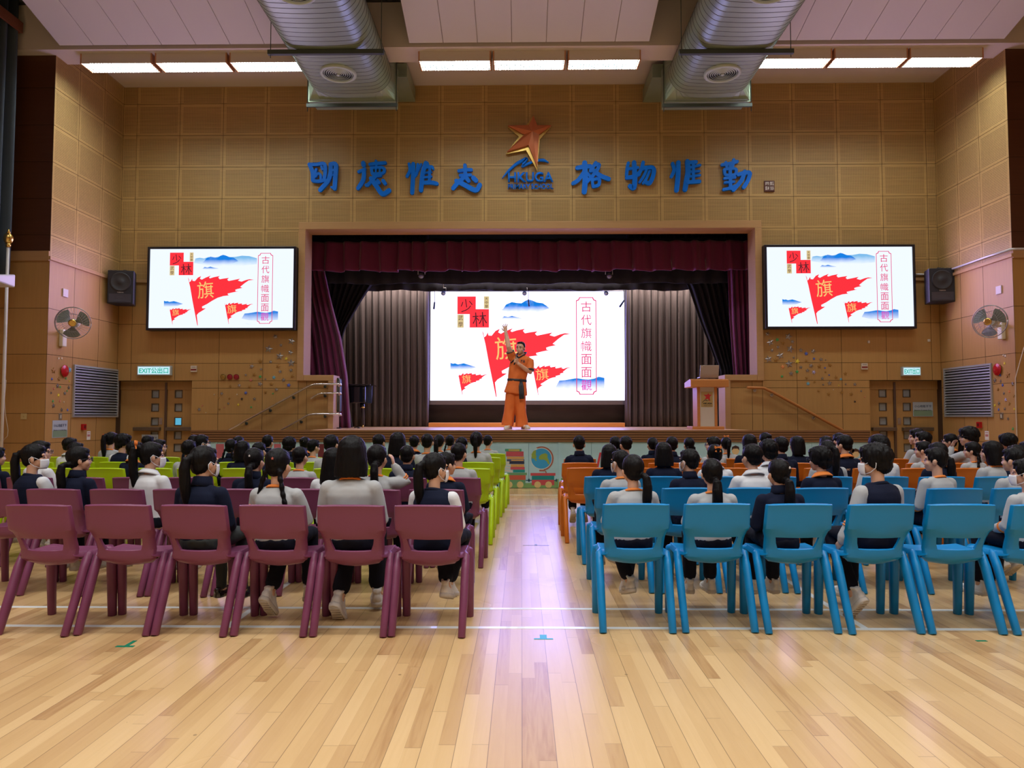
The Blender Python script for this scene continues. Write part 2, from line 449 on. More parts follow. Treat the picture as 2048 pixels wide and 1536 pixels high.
# floor of narrow boards
def floor_mat():
    m = bpy.data.materials.new('maple_floor'); m.use_nodes = True; nt = m.node_tree; b = nt.nodes['Principled BSDF']
    tc = N(nt, 'ShaderNodeTexCoord'); sp = N(nt, 'ShaderNodeSeparateXYZ'); nt.links.new(tc.outputs['Object'], sp.inputs[0])
    W = 0.0645
    cx = M(nt, 'DIVIDE', sp.outputs[0], W); ci = M(nt, 'FLOOR', cx); cf = M(nt, 'FRACT', cx)
    wn = N(nt, 'ShaderNodeTexWhiteNoise', noise_dimensions='1D'); nt.links.new(ci, wn.inputs['W'])
    ly = M(nt, 'ADD', M(nt, 'DIVIDE', sp.outputs[1], 1.05), M(nt, 'MULTIPLY', wn.outputs['Value'], 9.7))
    li = M(nt, 'FLOOR', ly); lf = M(nt, 'FRACT', ly)
    cv = N(nt, 'ShaderNodeCombineXYZ'); nt.links.new(ci, cv.inputs[0]); nt.links.new(li, cv.inputs[1])
    w2 = N(nt, 'ShaderNodeTexWhiteNoise', noise_dimensions='3D'); nt.links.new(cv.outputs[0], w2.inputs['Vector'])
    # grain
    ad = N(nt, 'ShaderNodeVectorMath', operation='MULTIPLY'); nt.links.new(tc.outputs['Object'], ad.inputs[0]); ad.inputs[1].default_value = (34, 2.2, 1)
    ad2 = N(nt, 'ShaderNodeVectorMath', operation='ADD'); nt.links.new(ad.outputs[0], ad2.inputs[0])
    sc = N(nt, 'ShaderNodeVectorMath', operation='SCALE'); nt.links.new(w2.outputs['Color'], sc.inputs[0]); sc.inputs['Scale'].default_value = 40
    nt.links.new(sc.outputs[0], ad2.inputs[1])
    nz = N(nt, 'ShaderNodeTexNoise'); nz.inputs['Scale'].default_value = 1.0; nz.inputs['Detail'].default_value = 4; nz.inputs['Distortion'].default_value = 1.2
    nt.links.new(ad2.outputs[0], nz.inputs['Vector'])
    cr = N(nt, 'ShaderNodeValToRGB'); e = cr.color_ramp.elements
    e[0].position = 0.0; e[0].color = (0.40, 0.225, 0.092, 1); e[1].position = 1.0; e[1].color = (0.68, 0.47, 0.235, 1)
    k = e.new(0.16); k.color = (0.52, 0.325, 0.145, 1); k = e.new(0.55); k.color = (0.60, 0.395, 0.182, 1)
    f = M(nt, 'ADD', M(nt, 'MULTIPLY', w2.outputs['Value'], 0.80), M(nt, 'MULTIPLY', M(nt, 'SUBTRACT', nz.outputs['Fac'], 0.35), 0.45))
    nt.links.new(f, cr.inputs[0])
    # knots
    vo = N(nt, 'ShaderNodeTexVoronoi'); vo.inputs['Scale'].default_value = 2.6; nt.links.new(tc.outputs['Object'], vo.inputs['Vector'])
    kn = M(nt, 'LESS_THAN', vo.outputs['Distance'], 0.022)
    # joints: every second board edge is open, ends of boards faint
    pair = M(nt, 'FRACT', M(nt, 'DIVIDE', sp.outputs[0], 2 * W))
    j1 = M(nt, 'LESS_THAN', pair, 0.018)
    j2 = M(nt, 'MULTIPLY', M(nt, 'LESS_THAN', lf, 0.004), 0.35)
    j3 = M(nt, 'MULTIPLY', M(nt, 'LESS_THAN', cf, 0.014), 0.15)
    j = M(nt, 'MAXIMUM', M(nt, 'MAXIMUM', M(nt, 'MULTIPLY', j1, 0.72), j2), M(nt, 'MAXIMUM', j3, M(nt, 'MULTIPLY', kn, 0.5)))
    mx = N(nt, 'ShaderNodeMix', data_type='RGBA'); nt.links.new(j, mx.inputs['Factor']); nt.links.new(cr.outputs[0], mx.inputs['A'])
    mx.inputs['B'].default_value = (0.055, 0.028, 0.012, 1)
    nt.links.new(mx.outputs['Result'], b.inputs['Base Color'])
    b.inputs['Roughness'].default_value = 0.34; b.inputs['Coat Weight'].default_value = 0.5; b.inputs['Coat Roughness'].default_value = 0.17
    nn = N(nt, 'ShaderNodeTexNoise'); nn.inputs['Scale'].default_value = 1.4
    nt.links.new(tc.outputs['Object'], nn.inputs['Vector'])
    nt.links.new(M(nt, 'ADD', 0.17, M(nt, 'MULTIPLY', nn.outputs['Fac'], 0.16)), b.inputs['Coat Roughness'])
    return m
bm = BM(); box(bm, HL, HR, -9.5, YW + 0.6, -0.1, 0.0)
struct(obj('floor', bm, floor_mat()))
# painted court lines
M_line = mat('court_line_paint', (0.72, 0.75, 0.74), 0.35, coat=0.4)
bm = BM()
def fy(py): return UZ(1043, py, 0).y
for y, wd in ((fy(1255.5), .042), (fy(1217.5), .042), (fy(1020), .045), (fy(1012), .045), (fy(990), .045)):
    box(bm, -7.4, 7.8, y - wd / 2, y + wd / 2, 0.0, 0.0012)
for x in (-1.785, 2.065):
    box(bm, x - 0.021, x + 0.021, fy(1255.5) + 0.022, fy(1020) - 0.022, 0.0, 0.0011)
o = obj('floor_court_lines', bm, M_line); struct(o)
def tape(px, py, segs, m, label):
    c = UZ(px, py, 0); bm = BM()
    for (x0, x1, y0, y1) in segs: box(bm, c.x + x0, c.x + x1, c.y + y0, c.y + y1, 0.0, 0.0018)
    tag(obj('floor_tape', bm, m), label, 'tape')
M_gt = mat('green_tape', (0.0, 0.17, 0.09), 0.5); M_bt = mat('blue_tape', (0.06, 0.38, 0.62), 0.5)
tape(250, 1293, ((-.05, .05, -.012, .012), (-.01, .014, .012, .10)), M_gt, 'green T-shaped tape mark on floor behind the purple chairs')
tape(1087, 1278, ((-.055, .055, -.009, .009), (-.02, .02, .009, .075)), M_bt, 'pale blue T-shaped tape mark at the near end of the aisle')
tape(1963, 1282, ((-.03, .03, -.01, .01),), M_gt, 'short green tape strip on floor behind the blue chairs')
tape(1072, 1091, ((-.13, .13, -.006, .006), (-.012, .012, .006, .06)), mat('grey_tape', (0.2, 0.24, 0.33), 0.5), 'thin grey T-shaped tape mark halfway along the aisle')

# ---------------------------------------------------------------- stage
AX0, AX1 = U(381, 870, YA).x, U(1741, 870, YA).x
ZN = U(1043, 884.5, YA).z
bm = BM(); box(bm, JX0, JX1, YA + 0.02, 18.6, 0.85, ZS)
box(bm, OX0 - 1.2, OX1 + 1.2, YW + 0.40, 18.6, 0.85, ZS - 0.001)
struct(obj('floor_stage', bm, M_stagefloor))
bm = BM()
n = 5; h = (ZS - ZN) / n
for i in range(n):
    z0 = ZN + i * h
    box(bm, AX0, AX1, YA, YA + 0.1, z0 + 0.006, z0 + h - 0.004)
box(bm, AX0, AX1, YA + 0.015, YA + 0.1, ZN, ZS - 0.006, 1)
struct(obj('trim_stage_nosing', bm, [M_slat, M_groove]))
# stage front cupboard panels in pale blue with a painted picture
M_mteal = mat('mural_sky', (0.38, 0.64, 0.74), 0.5, bump=((3, 3, 5), 0.0, 0.12))
bm = BM()
pxs = [993.5, 1057.5, 1118.5]; pw = (1118.5 - 993.5) / 2 * 12.7 / 1420 * 1.0
xs = [U(1057.5, 930, YA).x + pw * k for k in range(-13, 14)]
xs = [x for x in xs if AX0 < x < AX1]; xs = [AX0] + xs + [AX1]
for i, (a, b) in enumerate(zip(xs, xs[1:])):
    box(bm, a + 0.003, b - 0.003, YA + 0.03, YA + 0.1, 0.012, ZN)
box(bm, AX0, AX1, YA + 0.05, YA + 0.1, 0, ZN)
for k in range(-6, 7, 2):
    x = U(1118.5, 930, YA).x + pw * k
    if AX0 + .1 < x < AX1 - .1: box(bm, x - 0.012, x + 0.034, YA + 0.018, YA + 0.1, 0.012, ZN)
struct(obj('wall_stage_front', bm, M_mteal))
# mural
mural = thing('mural', 'painted mural of a toy train carrying books and a globe on the stage front', 'mural', (U(1057, 930, YA).x, YA + 0.03, 0))
def mur(name, polys, col, d=0.004):
    bm = BM(); c = mural.location
    for k, poly in enumerate(polys):
        q = [U(960 + x * 0.09766, 840 + y * 0.09766, YA + 0.03) for x, y in poly]
        prism(bm, [(p.x - c.x, p.z) for p in q], -d, -0.0005)
    return obj(name, bm, mat('mural_' + name + '_%d' % int(sum(col) * 1e4), col, 0.55), mural)
R = lambda x0, y0, x1, y1: [(x0, y1), (x1, y1), (x1, y0), (x0, y0)]
C = lambda x, y, r, n=24, ry=None: [(x + r * cos(2 * pi * k / n), y - (ry or r) * sin(2 * pi * k / n)) for k in range(n)]
mur('grass_strip', [[(-6000, 1388), (-6000, 1290), (-3000, 1240), (0, 1250), (380, 1280), (992, 1290), (1010, 1290), (1500, 1240), (1700, 1180), (3600, 1230), (7000, 1200), (7000, 1388)]], (0.17, 0.36, 0.13), 0.0015)
mur('wagon', [R(455, 1080, 960, 1130), R(470, 1225, 930, 1325)], (0.13, 0.33, 0.16), 0.002)
mur('wagon_side', [R(490, 1130, 935, 1225)], (0.50, 0.10, 0.06), 0.0025)
mur('wagon', [R(1035, 1085, 1545, 1140), R(1060, 1225, 1520, 1335)], (0.50, 0.07, 0.09), 0.002)
mur('wagon_side', [R(1060, 1140, 1520, 1225)], (0.0, 0.22, 0.24), 0.0025)
for wx in (598, 822, 1180, 1405): mur('wheel', [C(wx, 1325, 68)], (0.62, 0.50, 0.22), 0.0035)
mur('coupling', [R(935, 1225, 1060, 1245), R(985, 1205, 1020, 1265), R(1520, 1225, 1575, 1245), R(1550, 1205, 1575, 1265), R(400, 1225, 480, 1245)], (0.02, 0.12, 0.22), 0.003)
mur('globe', [C(1262, 790, 228, 40)], (0.60, 0.72, 0.72), 0.002)
mur('globe_sea', [C(1257, 790, 208, 40)], (0.03, 0.33, 0.66), 0.003)
mur('globe_land', [[(1060, 790), (1055, 700), (1090, 640), (1140, 610), (1150, 660), (1140, 700), (1160, 750), (1140, 790), (1165, 830), (1140, 840), (1110, 790)],
                   [(1205, 790), (1215, 740), (1260, 700), (1340, 680), (1385, 710), (1380, 770), (1400, 800), (1430, 910), (1390, 900), (1370, 850), (1310, 810), (1240, 815)]], (0.25, 0.38, 0.06), 0.0036)
arc = [(1262 + 245 * cos(a), 790 - 250 * sin(a)) for a in [radians(t) for t in range(118, -80, -8)]]
arc2 = [(1262 + 215 * cos(a), 790 - 222 * sin(a)) for a in [radians(t) for t in range(-80, 119, 8)]]
mur('globe_stand', [arc + arc2, R(1215, 1020, 1330, 1050), [(1330, 1040), (1350, 1040), (1368, 1080), (1345, 1080)]], (0.33, 0.11, 0.08), 0.0045)
for rct, col in ((R(512, 592, 850, 642), (0.05, 0.32, 0.2)), (R(535, 645, 893, 745), (0.50, 0.08, 0.11)), (R(552, 752, 900, 798), (0.60, 0.33, 0.10)),
                 (R(550, 805, 908, 845), (0.05, 0.06, 0.13)), (R(600, 848, 908, 900), (0.02, 0.025, 0.07)), (R(630, 908, 905, 960), (0.58, 0.32, 0.09)),
                 (R(625, 962, 915, 1015), (0.50, 0.08, 0.12)), (R(680, 1020, 918, 1072), (0.0, 0.28, 0.28)),
                 ([(500, 850), (605, 850), (610, 890), (530, 880)], (0.6, 0.6, 0.58)), ([(500, 900), (620, 905), (625, 945), (500, 930)], (0.6, 0.6, 0.58)),
                 ([(500, 955), (625, 965), (625, 1005), (500, 985)], (0.6, 0.6, 0.58)), ([(510, 1005), (670, 1035), (660, 1075), (515, 1050)], (0.6, 0.6, 0.58)),
                 (R(640, 812, 890, 838), (0.58, 0.35, 0.12)), (R(585, 600, 810, 636), (0.45, 0.38, 0.1))):
    mur('book', [rct], col, 0.003 if rct[0][0] not in (640, 585) else 0.0045)
pxy = lambda px, py: ((px - 960) / 0.09766, (py - 840) / 0.09766)
def pr(x0, y0, x1, y1): a = pxy(x0, y0); b = pxy(x1, y1); return R(a[0], a[1], b[0], b[1])
mur('pink_house', [pr(432, 888, 448, 918), pr(548, 888, 562, 905)], (0.50, 0.13, 0.17), 0.003)
mur('maroon_door', [pr(636, 888, 648, 925)], (0.14, 0.02, 0.03), 0.003)
mur('red_slope', [[pxy(1192, 935), pxy(1197, 935), pxy(1203, 905), pxy(1199, 905)]], (0.55, 0.04, 0.06), 0.003)
cx, cy = pxy(1471, 902); mur('child_face', [C(cx, cy, 75)], (0.68, 0.52, 0.28), 0.003)
mur('child_hair', [[(cx - 80, cy - 10), (cx - 70, cy - 85), (cx, cy - 115), (cx + 70, cy - 85), (cx + 80, cy - 10), (cx + 40, cy - 50), (cx - 40, cy - 50)]], (0.045, 0.02, 0.015), 0.0045)
cx2, cy2 = pxy(1711, 908); mur('child_face', [C(cx2, cy2, 75)], (0.68, 0.52, 0.28), 0.003)
mur('child_hair', [C(cx2 - 75, cy2 - 65, 52), [(cx2 - 80, cy2 - 10), (cx2 - 70, cy2 - 85), (cx2, cy2 - 115), (cx2 + 70, cy2 - 85), (cx2 + 80, cy2 - 10), (cx2 + 40, cy2 - 50), (cx2 - 40, cy2 - 50)]], (0.07, 0.03, 0.018), 0.0045)
# stairs behind the front panel at both ends of the stage
for sg, x in ((-1, JX0 - 0.02), (1, JX1 + 0.02)):
    bm = BM()
    for i in range(5):
        a, b = x + sg * 0.32 * i, x + sg * 0.32 * (i + 1)
        box(bm, min(a, b), max(a, b), YA + 0.12, YW - 0.02, 0, ZS - 0.17 * (i + 1) + 0.02)
    struct(obj('floor_stage_steps', bm, M_slat))
# proscenium trim and reveal
bm = BM()
tw = 0.115
def tr(x0, x1, z0, z1, y0=YW - 0.05, y1=YW + 0.41): box(bm, x0, x1, y0, y1, z0, z1)
tr(OX0 - 0.02, OX1 + 0.02, OZ1 - 0.115, OZ1 + 0.03)
tr(OX0 - 0.02, OX0 + tw, ZL - tw + 0.02, OZ1 - 0.115); tr(OX1 - tw, OX1 + 0.02, ZL - tw + 0.02, OZ1 - 0.115)
tr(OX0 + tw, JX0 + 0.08, ZL - tw + 0.02, ZL + 0.02); tr(JX1 - 0.08, OX1 - tw, ZL - tw + 0.02, ZL + 0.02)
tr(JX0 - 0.03, JX0 + 0.08, ZS, ZL - tw + 0.02); tr(JX1 - 0.08, JX1 + 0.03, ZS, ZL - tw + 0.02)
struct(obj('trim_proscenium', bm, M_trim, bevel=0.008))
# stage house
M_void = mat('stage_black', (0.012, 0.011, 0.013), 0.9)
bm = BM()
box(bm, OX0 - 1.3, OX0 - 1.2, YW + 0.4, 18.7, 0, 7.0); box(bm, OX1 + 1.2, OX1 + 1.3, YW + 0.4, 18.7, 0, 7.0)
box(bm, OX0 - 1.3, OX1 + 1.3, 18.6, 18.7, 0, 7.0); box(bm, OX0 - 1.3, OX1 + 1.3, YW + 0.4, 18.7, 6.9, 7.0)
box(bm, OX0 - 1.3, OX0, YW + 0.4, YW + 0.5, 0, 7.0); box(bm, OX1, OX1 + 1.3, YW + 0.4, YW + 0.5, 0, 7.0)
struct(obj('wall_stage_house', bm, M_void))
bm = BM(); a, b = U(857, 850, 16.65).x, U(1250, 850, 16.65).x
box(bm, a, b, 16.65, 18.5, ZS, U(1043, 845.5, 16.65).z); struct(obj('floor_stage_riser', bm, M_orangewood, bevel=0.008))

# ---------------------------------------------------------------- curtains
M_maroon = mat('maroon_velvet', (0.15, 0.010, 0.070), 0.85, sheen=0.25)
M_blackcl = mat('black_drape', (0.010, 0.010, 0.016), 0.85, sheen=0.12)
M_greycl = mat('grey_drape', (0.105, 0.085, 0.082), 0.8, sheen=0.1)
M_navycl = mat('window_drape', (0.045, 0.065, 0.085), 0.8)
def drape(name, m, label, f, nu, nv, cat='curtain', solid=0.012, group=None):
    "f(u,v)->point for u across, v from top (0) to bottom (1)"
    bm = BM(); g = [[bm.verts.new(f(i / nu, j / nv)) for i in range(nu + 1)] for j in range(nv + 1)]
    for j in range(nv):
        for i in range(nu):
            fc = bm.faces.new((g[j][i], g[j + 1][i], g[j + 1][i + 1], g[j][i + 1])); fc.smooth = True
    return tag(obj(name, bm, m, solid=solid), label, cat, group)
def lerp_tab(tab, y):
    for (y0, x0), (y1, x1) in zip(tab, tab[1:]):
        if y <= y1: return x0 + (x1 - x0) * max(0, (y - y0)) / (y1 - y0)
    return tab[-1][1]
def side_drape(name, m, label, Y, left, right, ytop, ybot, folds, amp, nv=24, zmin=None):
    "a hanging curtain whose left and right edges follow photo measurements at distance Y"
    def f(u, v):
        py = ytop + (ybot - ytop) * v
        a, b = lerp_tab(left, py), lerp_tab(right, py)
        p = U(a + (b - a) * u, py, Y)
        wdt = (b - a) * Y / FPX
        ph = u * folds * 2 * pi
        am = amp * min(1.0, wdt / 0.6)
        y = Y + am * (sin(ph) + 0.35 * sin(2.3 * ph + 3 * v + 1.0)) + 0.02 * sin(5 * v + 9 * u)
        z = p.z if zmin is None else max(p.z, zmin)
        return Vector((p.x, y, z))
    return drape(name, m, label, f, folds * 10, nv)
x0, x1 = OX0 - 0.1, OX1 + 0.1
zt, zb = 5.0, zW(543, 14.95)
random.seed(3)
pleats = [0.0]
while pleats[-1] < 1: pleats.append(pleats[-1] + random.uniform(0.030, 0.052))
def val_f(u, v):
    k = max(i for i, p in enumerate(pleats) if p <= u + 1e-9); q = (u - pleats[k]) / (pleats[min(k + 1, len(pleats) - 1)] - pleats[k] + 1e-6) if k + 1 < len(pleats) else 0
    y = 14.95 - 0.16 * min(1, q * 6) * (0.45 + 0.55 * v) + 0.15 * max(0, q - 0.15) + 0.012 * sin(q * 9 + k)
    z = zt + (zb - zt) * v + (0.03 * v * sin(u * 40 + k) * 0.4 - 0.012 * v * sin(k * 2.1))
    return Vector((x0 + (x1 - x0) * u + 0.018 * sin(k * 3 + v * 2) * v, y, z))
drape('stage_valance', M_maroon, 'short maroon pleated valance across the top of the stage opening', val_f, 420, 12, 'curtain')
def border(name, Y, zbot, label, seedk):
    def f(u, v):
        return Vector((x0 + (x1 - x0) * u, Y + 0.03 * sin(u * 150 + seedk) + 0.03 * sin(u * 61), 5.2 + (zbot - 5.2) * v + 0.015 * v * sin(u * 33 + seedk)))
    drape(name, M_blackcl, label, f, 260, 6, 'curtain')
border('border_curtain', 15.5, zW(567, 15.5), 'black border curtain hanging directly behind the maroon valance', 0.3)
border('border_curtain', 16.45, zW(581, 16.45), 'lower black border curtain just above the big stage screen', 2.0)
side_drape('stage_curtain', M_maroon, 'maroon velvet curtain swept to the piano side of the stage', 15.1,
           [(500, 560), (860, 585)], [(500, 645), (545, 650), (600, 662), (680, 683), (750, 694), (860, 701)], 500, 857, 9, 0.07)
side_drape('stage_curtain', M_maroon, 'maroon velvet curtain hanging beyond the lectern', 15.1,
           [(500, 1455), (545, 1457), (650, 1461), (742, 1467), (860, 1474)], [(500, 1540), (860, 1545)], 500, 857, 9, 0.06)
side_drape('leg_curtain', M_blackcl, 'black leg curtain tied back beside the maroon curtain at the piano', 16.05,
           [(480, 600), (690, 640), (860, 650)], [(480, 790), (565, 748), (600, 725), (660, 690), (690, 684), (760, 690), (860, 706)], 480, 856, 11, 0.06, 30)
side_drape('leg_curtain', M_blackcl, 'black leg curtain tied back behind the lectern laptop', 16.05,
           [(480, 1335), (580, 1380), (640, 1400), (700, 1423), (742, 1438), (790, 1436), (860, 1428)], [(480, 1520), (860, 1500)], 480, 856, 11, 0.06, 30)
def back_f(a, b, folds, ph0):
    def f(u, v):
        px = a + (b - a) * u
        p = U(px, 470 + (853 - 470) * v, 16.95); ph = u * folds * 2 * pi + ph0
        q = sin(ph) + 0.4 * sin(1.7 * ph + 1) + 0.25 * sin(3.1 * ph)
        return Vector((p.x + 0.02 * sin(3 * v + ph), 16.9 + 0.06 * q * (0.75 + 0.25 * v), max(p.z, ZS + 0.012)))
    return f
drape('back_curtain', M_greycl, 'grey pleated back curtain between the piano and the big screen', back_f(640, 857, 17, 0), 260, 12)
drape('back_curtain', M_greycl, 'grey pleated back curtain between the big screen and the lectern', back_f(1251, 1470, 17, 2), 260, 12)
# black board under the screen
bm = BM(); a, b = U(859, 830, 17.35), U(1250, 830, 17.35)
box(bm, a.x - 0.1, b.x + 0.1, 17.35, 17.45, ZS, U(1043, 700, 17.35).z)
tag(obj('chalkboard', bm, mat('dusty_board', (0.045, 0.038, 0.036), 0.6, bump=((1.5, 3, 6), 0.02, 0.5))), 'dusty dark board standing on the riser under the big screen', 'board')
# ================================================================ screens
def grad_emis(name, lo, hi, z0, z1, st):
    m = bpy.data.materials.new(name); m.use_nodes = True; nt = m.node_tree; nt.nodes.remove(nt.nodes['Principled BSDF'])
    tc = N(nt, 'ShaderNodeTexCoord'); sp = N(nt, 'ShaderNodeSeparateXYZ'); nt.links.new(tc.outputs['Object'], sp.inputs[0])
    mr = N(nt, 'ShaderNodeMapRange'); nt.links.new(sp.outputs[2], mr.inputs[0]); mr.inputs[1].default_value = z0; mr.inputs[2].default_value = z1
    nz = N(nt, 'ShaderNodeTexNoise'); nz.inputs['Scale'].default_value = 6; nt.links.new(tc.outputs['Object'], nz.inputs['Vector'])
    f = M(nt, 'ADD', mr.outputs[0], M(nt, 'MULTIPLY', M(nt, 'SUBTRACT', nz.outputs['Fac'], 0.5), 0.35))
    mx = N(nt, 'ShaderNodeMix', data_type='RGBA'); nt.links.new(f, mx.inputs['Factor']); mx.inputs['A'].default_value = (*lo, 1); mx.inputs['B'].default_value = (*hi, 1)
    e = N(nt, 'ShaderNodeEmission'); e.inputs[1].default_value = st; nt.links.new(mx.outputs['Result'], e.inputs[0]); nt.links.new(e.outputs[0], nt.nodes['Material Output'].inputs[0])
    return m
FLAG = [(562, 492), (582, 476), (600, 440), (607, 472), (640, 475), (680, 425), (725, 403), (708, 440), (735, 455), (790, 425), (860, 397), (835, 425), (850, 437), (900, 420), (985, 403), (965, 425), (985, 450), (1040, 440), (1115, 430), (1090, 455), (1110, 475), (1160, 465), (1270, 442), (1240, 470), (1290, 485), (1350, 462), (1400, 450), (1462, 458), (1390, 467), (1330, 510), (1272, 560), (1305, 575), (1240, 588), (1205, 600), (1210, 622), (1250, 622), (1160, 640), (1100, 655), (1105, 672), (1122, 680), (1040, 690), (960, 715), (880, 760), (820, 800), (745, 840), (750, 865), (800, 865), (740, 905), (700, 930), (675, 960), (680, 1000), (693, 1108), (685, 1108), (660, 990), (612, 760), (575, 560), (540, 418), (556, 450)]
RIDGE = [(740, 205), (760, 195), (790, 150), (850, 125), (900, 135), (950, 138), (990, 112), (1025, 100), (1060, 108), (1110, 130), (1170, 138), (1210, 165), (1240, 190), (1150, 225), (1050, 245), (900, 245), (800, 235)]
def slide(parent, x0, x1, z0, z1, Y, g, white):
    "the picture shown on a screen: flat shapes a few millimetres in front of the panel"
    c = parent.location
    # frontal rectangle; photo crop of the big screen spans 5..2015 x 15..1145
    T = lambda x, y: (x0 + (x1 - x0) * (x - 5) / 2010, z1 - (z1 - z0) * (y - 15) / 1130)
    k = (x1 - x0) / 2010
    def shp(name, polys, m, d):
        bm = BM()
        for poly in polys:
            q = [T(*p) for p in poly]; prism(bm, [(a - c.x, b - c.z) for a, b in q], Y - d - 0.001 - c.y, Y - d - c.y)
        return obj(name, bm, m, parent)
    def txt(s, x, y, wd, ht, m, d, rot=0):
        a, b = T(x, y)
        return text_obj('slide_character', s, (a - c.x, Y - d - c.y, b - c.z), m, parent, ry=rot, w=wd * k, h=ht * k)
    red = emis('slide_red_%g' % g, (1.0, 0.035, 0.05), g); gold = emis('slide_gold', (1.0, 0.62, 0.20), 0.95)
    pink = emis('slide_crimson', (0.80, 0.04, 0.16), 1.0); tan = emis('slide_tan', (0.80, 0.62, 0.30), 0.9)
    mc = lambda n, za, zb: grad_emis(n, white, (0.01, 0.22, 0.78), T(0, za)[1] - c.z, T(0, zb)[1] - c.z, 1.0)
    shp('slide_mountain', [RIDGE], mc('slide_peaks', 250, 165), 0.002)
    shp('slide_mountain', [[(740, 300), (770, 272), (810, 280), (850, 268), (900, 282), (970, 296), (900, 306), (800, 306)]], mc('slide_low_peaks', 310, 275), 0.002)
    shp('slide_mountain', [[(213, 835), (213, 755), (240, 765), (260, 760), (290, 772), (350, 760), (400, 775), (480, 800), (400, 828), (300, 835)], [(250, 868), (290, 850), (350, 845), (400, 858), (330, 872)]], mc('slide_hills', 850, 780), 0.002)
    shp('slide_mountain', [[(1300, 1010), (1340, 940), (1400, 935), (1460, 925), (1520, 915), (1580, 925), (1640, 930), (1700, 920), (1745, 900), (1805, 912), (1805, 1030), (1600, 1045), (1400, 1035)], [(1310, 1060), (1400, 1085), (1480, 1080), (1540, 1065), (1620, 1085), (1700, 1098), (1500, 1102), (1380, 1095)]], mc('slide_corner_hills', 1060, 930), 0.002)
    if g == 1.0:
        shp('slide_mountain', [[(620, 215), (640, 150), (700, 140), (760, 150), (820, 130), (900, 140), (1000, 118), (1100, 135), (1200, 128), (1290, 112), (1390, 118), (1500, 150), (1500, 235), (1200, 262), (900, 262)]], grad_emis('slide_far_range', white, (0.22, 0.52, 0.85), T(0, 262)[1] - c.z, T(0, 140)[1] - c.z, 1.0), 0.0012)
    shp('slide_emblem', [[(283, 66), (475, 66), (475, 198), (612, 198), (612, 390), (411, 390), (411, 250), (283, 250)]], red, 0.003)
    shp('slide_tag', [[(284, 254), (350, 254), (350, 391), (284, 391)], [(560, 64), (612, 64), (612, 194), (560, 194)]], tan, 0.003)
    ink = emis('slide_ink', (0.10, 0.02, 0.03), 1.0)
    txt('少', 378, 158, 130, 130, ink, 0.0055, radians(-8)); txt('林', 515, 305, 150, 150, ink, 0.0055, radians(-4))
    for s, x, y in (('武', 317, 288), ('學', 317, 356), ('大', 586, 90), ('中', 586, 130), ('華', 586, 170)):
        txt(s, x, y, 46 if x < 400 else 34, 52 if x < 400 else 34, ink, 0.0055)
    shp('slide_flag', [FLAG], red, 0.004)
    def small(ox, oy, s): return [(ox + (x - 562) * s, oy + (y - 492) * s) for x, y in FLAG]
    shp('slide_flag', [small(1068, 822, 0.435)], red, 0.004)
    shp('slide_flag', [small(298, 890, 0.335)], red, 0.004)
    txt('旗', 790, 602, 225, 235, gold, 0.0075, radians(-5)); txt('旗', 1163, 875, 130, 120, gold, 0.0075, radians(-5)); txt('旗', 380, 923, 92, 86, gold, 0.0075, radians(-5))
    # title frame with notched corners
    def frame(i, o):
        a, b, cc, dd, n = 1515 + i, 1726 - i, 76 + i, 1086 - i, 34
        def notch(): return [(a + n, cc), (b - n, cc), (b - n * .7, cc + n * .7), (b, cc + n), (b, dd - n), (b - n * .7, dd - n * .7), (b - n, dd), (a + n, dd), (a + n * .7, dd - n * .7), (a, dd - n), (a, cc + n), (a + n * .7, cc + n * .7)]
        return notch()
    bm = BM(); A, B = frame(0, 0), frame(8, 0); n = len(A)
    for i in range(n):
        j = (i + 1) % n
        q = [T(*A[i]), T(*A[j]), T(*B[j]), T(*B[i])]
        bm.faces.new([bm.verts.new((p[0] - c.x, Y - 0.004 - c.y, p[1] - c.z)) for p in q])
    obj('slide_frame', bm, pink, parent)
    for s, y in zip('古代旗幟面面觀', (175, 312, 447, 585, 720, 855, 988)):
        txt(s, 1621, y, 108, 108, pink if y < 900 else emis('slide_magenta', (0.85, 0.03, 0.45), 1.0), 0.0055)

def screen(name, label, px0, px1, py0, py1, Y, depth, white, g, fr, frame_mat, bottom=0):
    a, b = U(px0, py1, Y), U(px1, py0, Y)
    ym = (py0 + py1) / 2; x0, x1 = U(px0, ym, Y).x, U(px1, ym, Y).x; xm = (px0 + px1) / 2
    z1, z0 = U(xm, py0, Y).z, U(xm, py1, Y).z
    t = thing(name, label, 'screen', ((x0 + x1) / 2, Y, z0)); c = t.location
    bm = BM()
    for (p, q, r, s) in ((x0 - fr, x0, z0 - fr - bottom, z1 + fr), (x1, x1 + fr, z0 - fr - bottom, z1 + fr), (x0, x1, z1, z1 + fr), (x0, x1, z0 - fr - bottom, z0)):
        box(bm, p - c.x, q - c.x, -0.025, depth, r - c.z, s - c.z)
    obj('screen_frame', bm, frame_mat, t, bevel=0.006)
    bm = BM(); box(bm, x0 - c.x, x1 - c.x, 0, depth, 0, z1 - z0)
    obj('screen_panel', bm, emis('led_white_' + name, white, 1.0), t)
    slide(t, x0, x1, z0, z1, Y, g, white)
    return t
M_frame = mat('screen_black_frame', (0.008, 0.010, 0.02), 0.3)
MAINW = (1.45, 1.42, 1.8)
screen('stage_screen', 'large bright LED wall showing a red flag slide at the back of the stage', 861, 1249, 583, 801, 17.1, 0.2, MAINW, 1.25, 0.03, mat('screen_grey_frame', (0.28, 0.28, 0.31), 0.35, 0.6), bottom=0.07)
SIDEW = (0.90, 0.98, 1.12)
screen('side_screen', 'black framed LED screen on the wall above the wide exit sign', 299, 587, 498, 656, YW - 0.16, 0.155, SIDEW, 1.0, 0.045, M_frame)
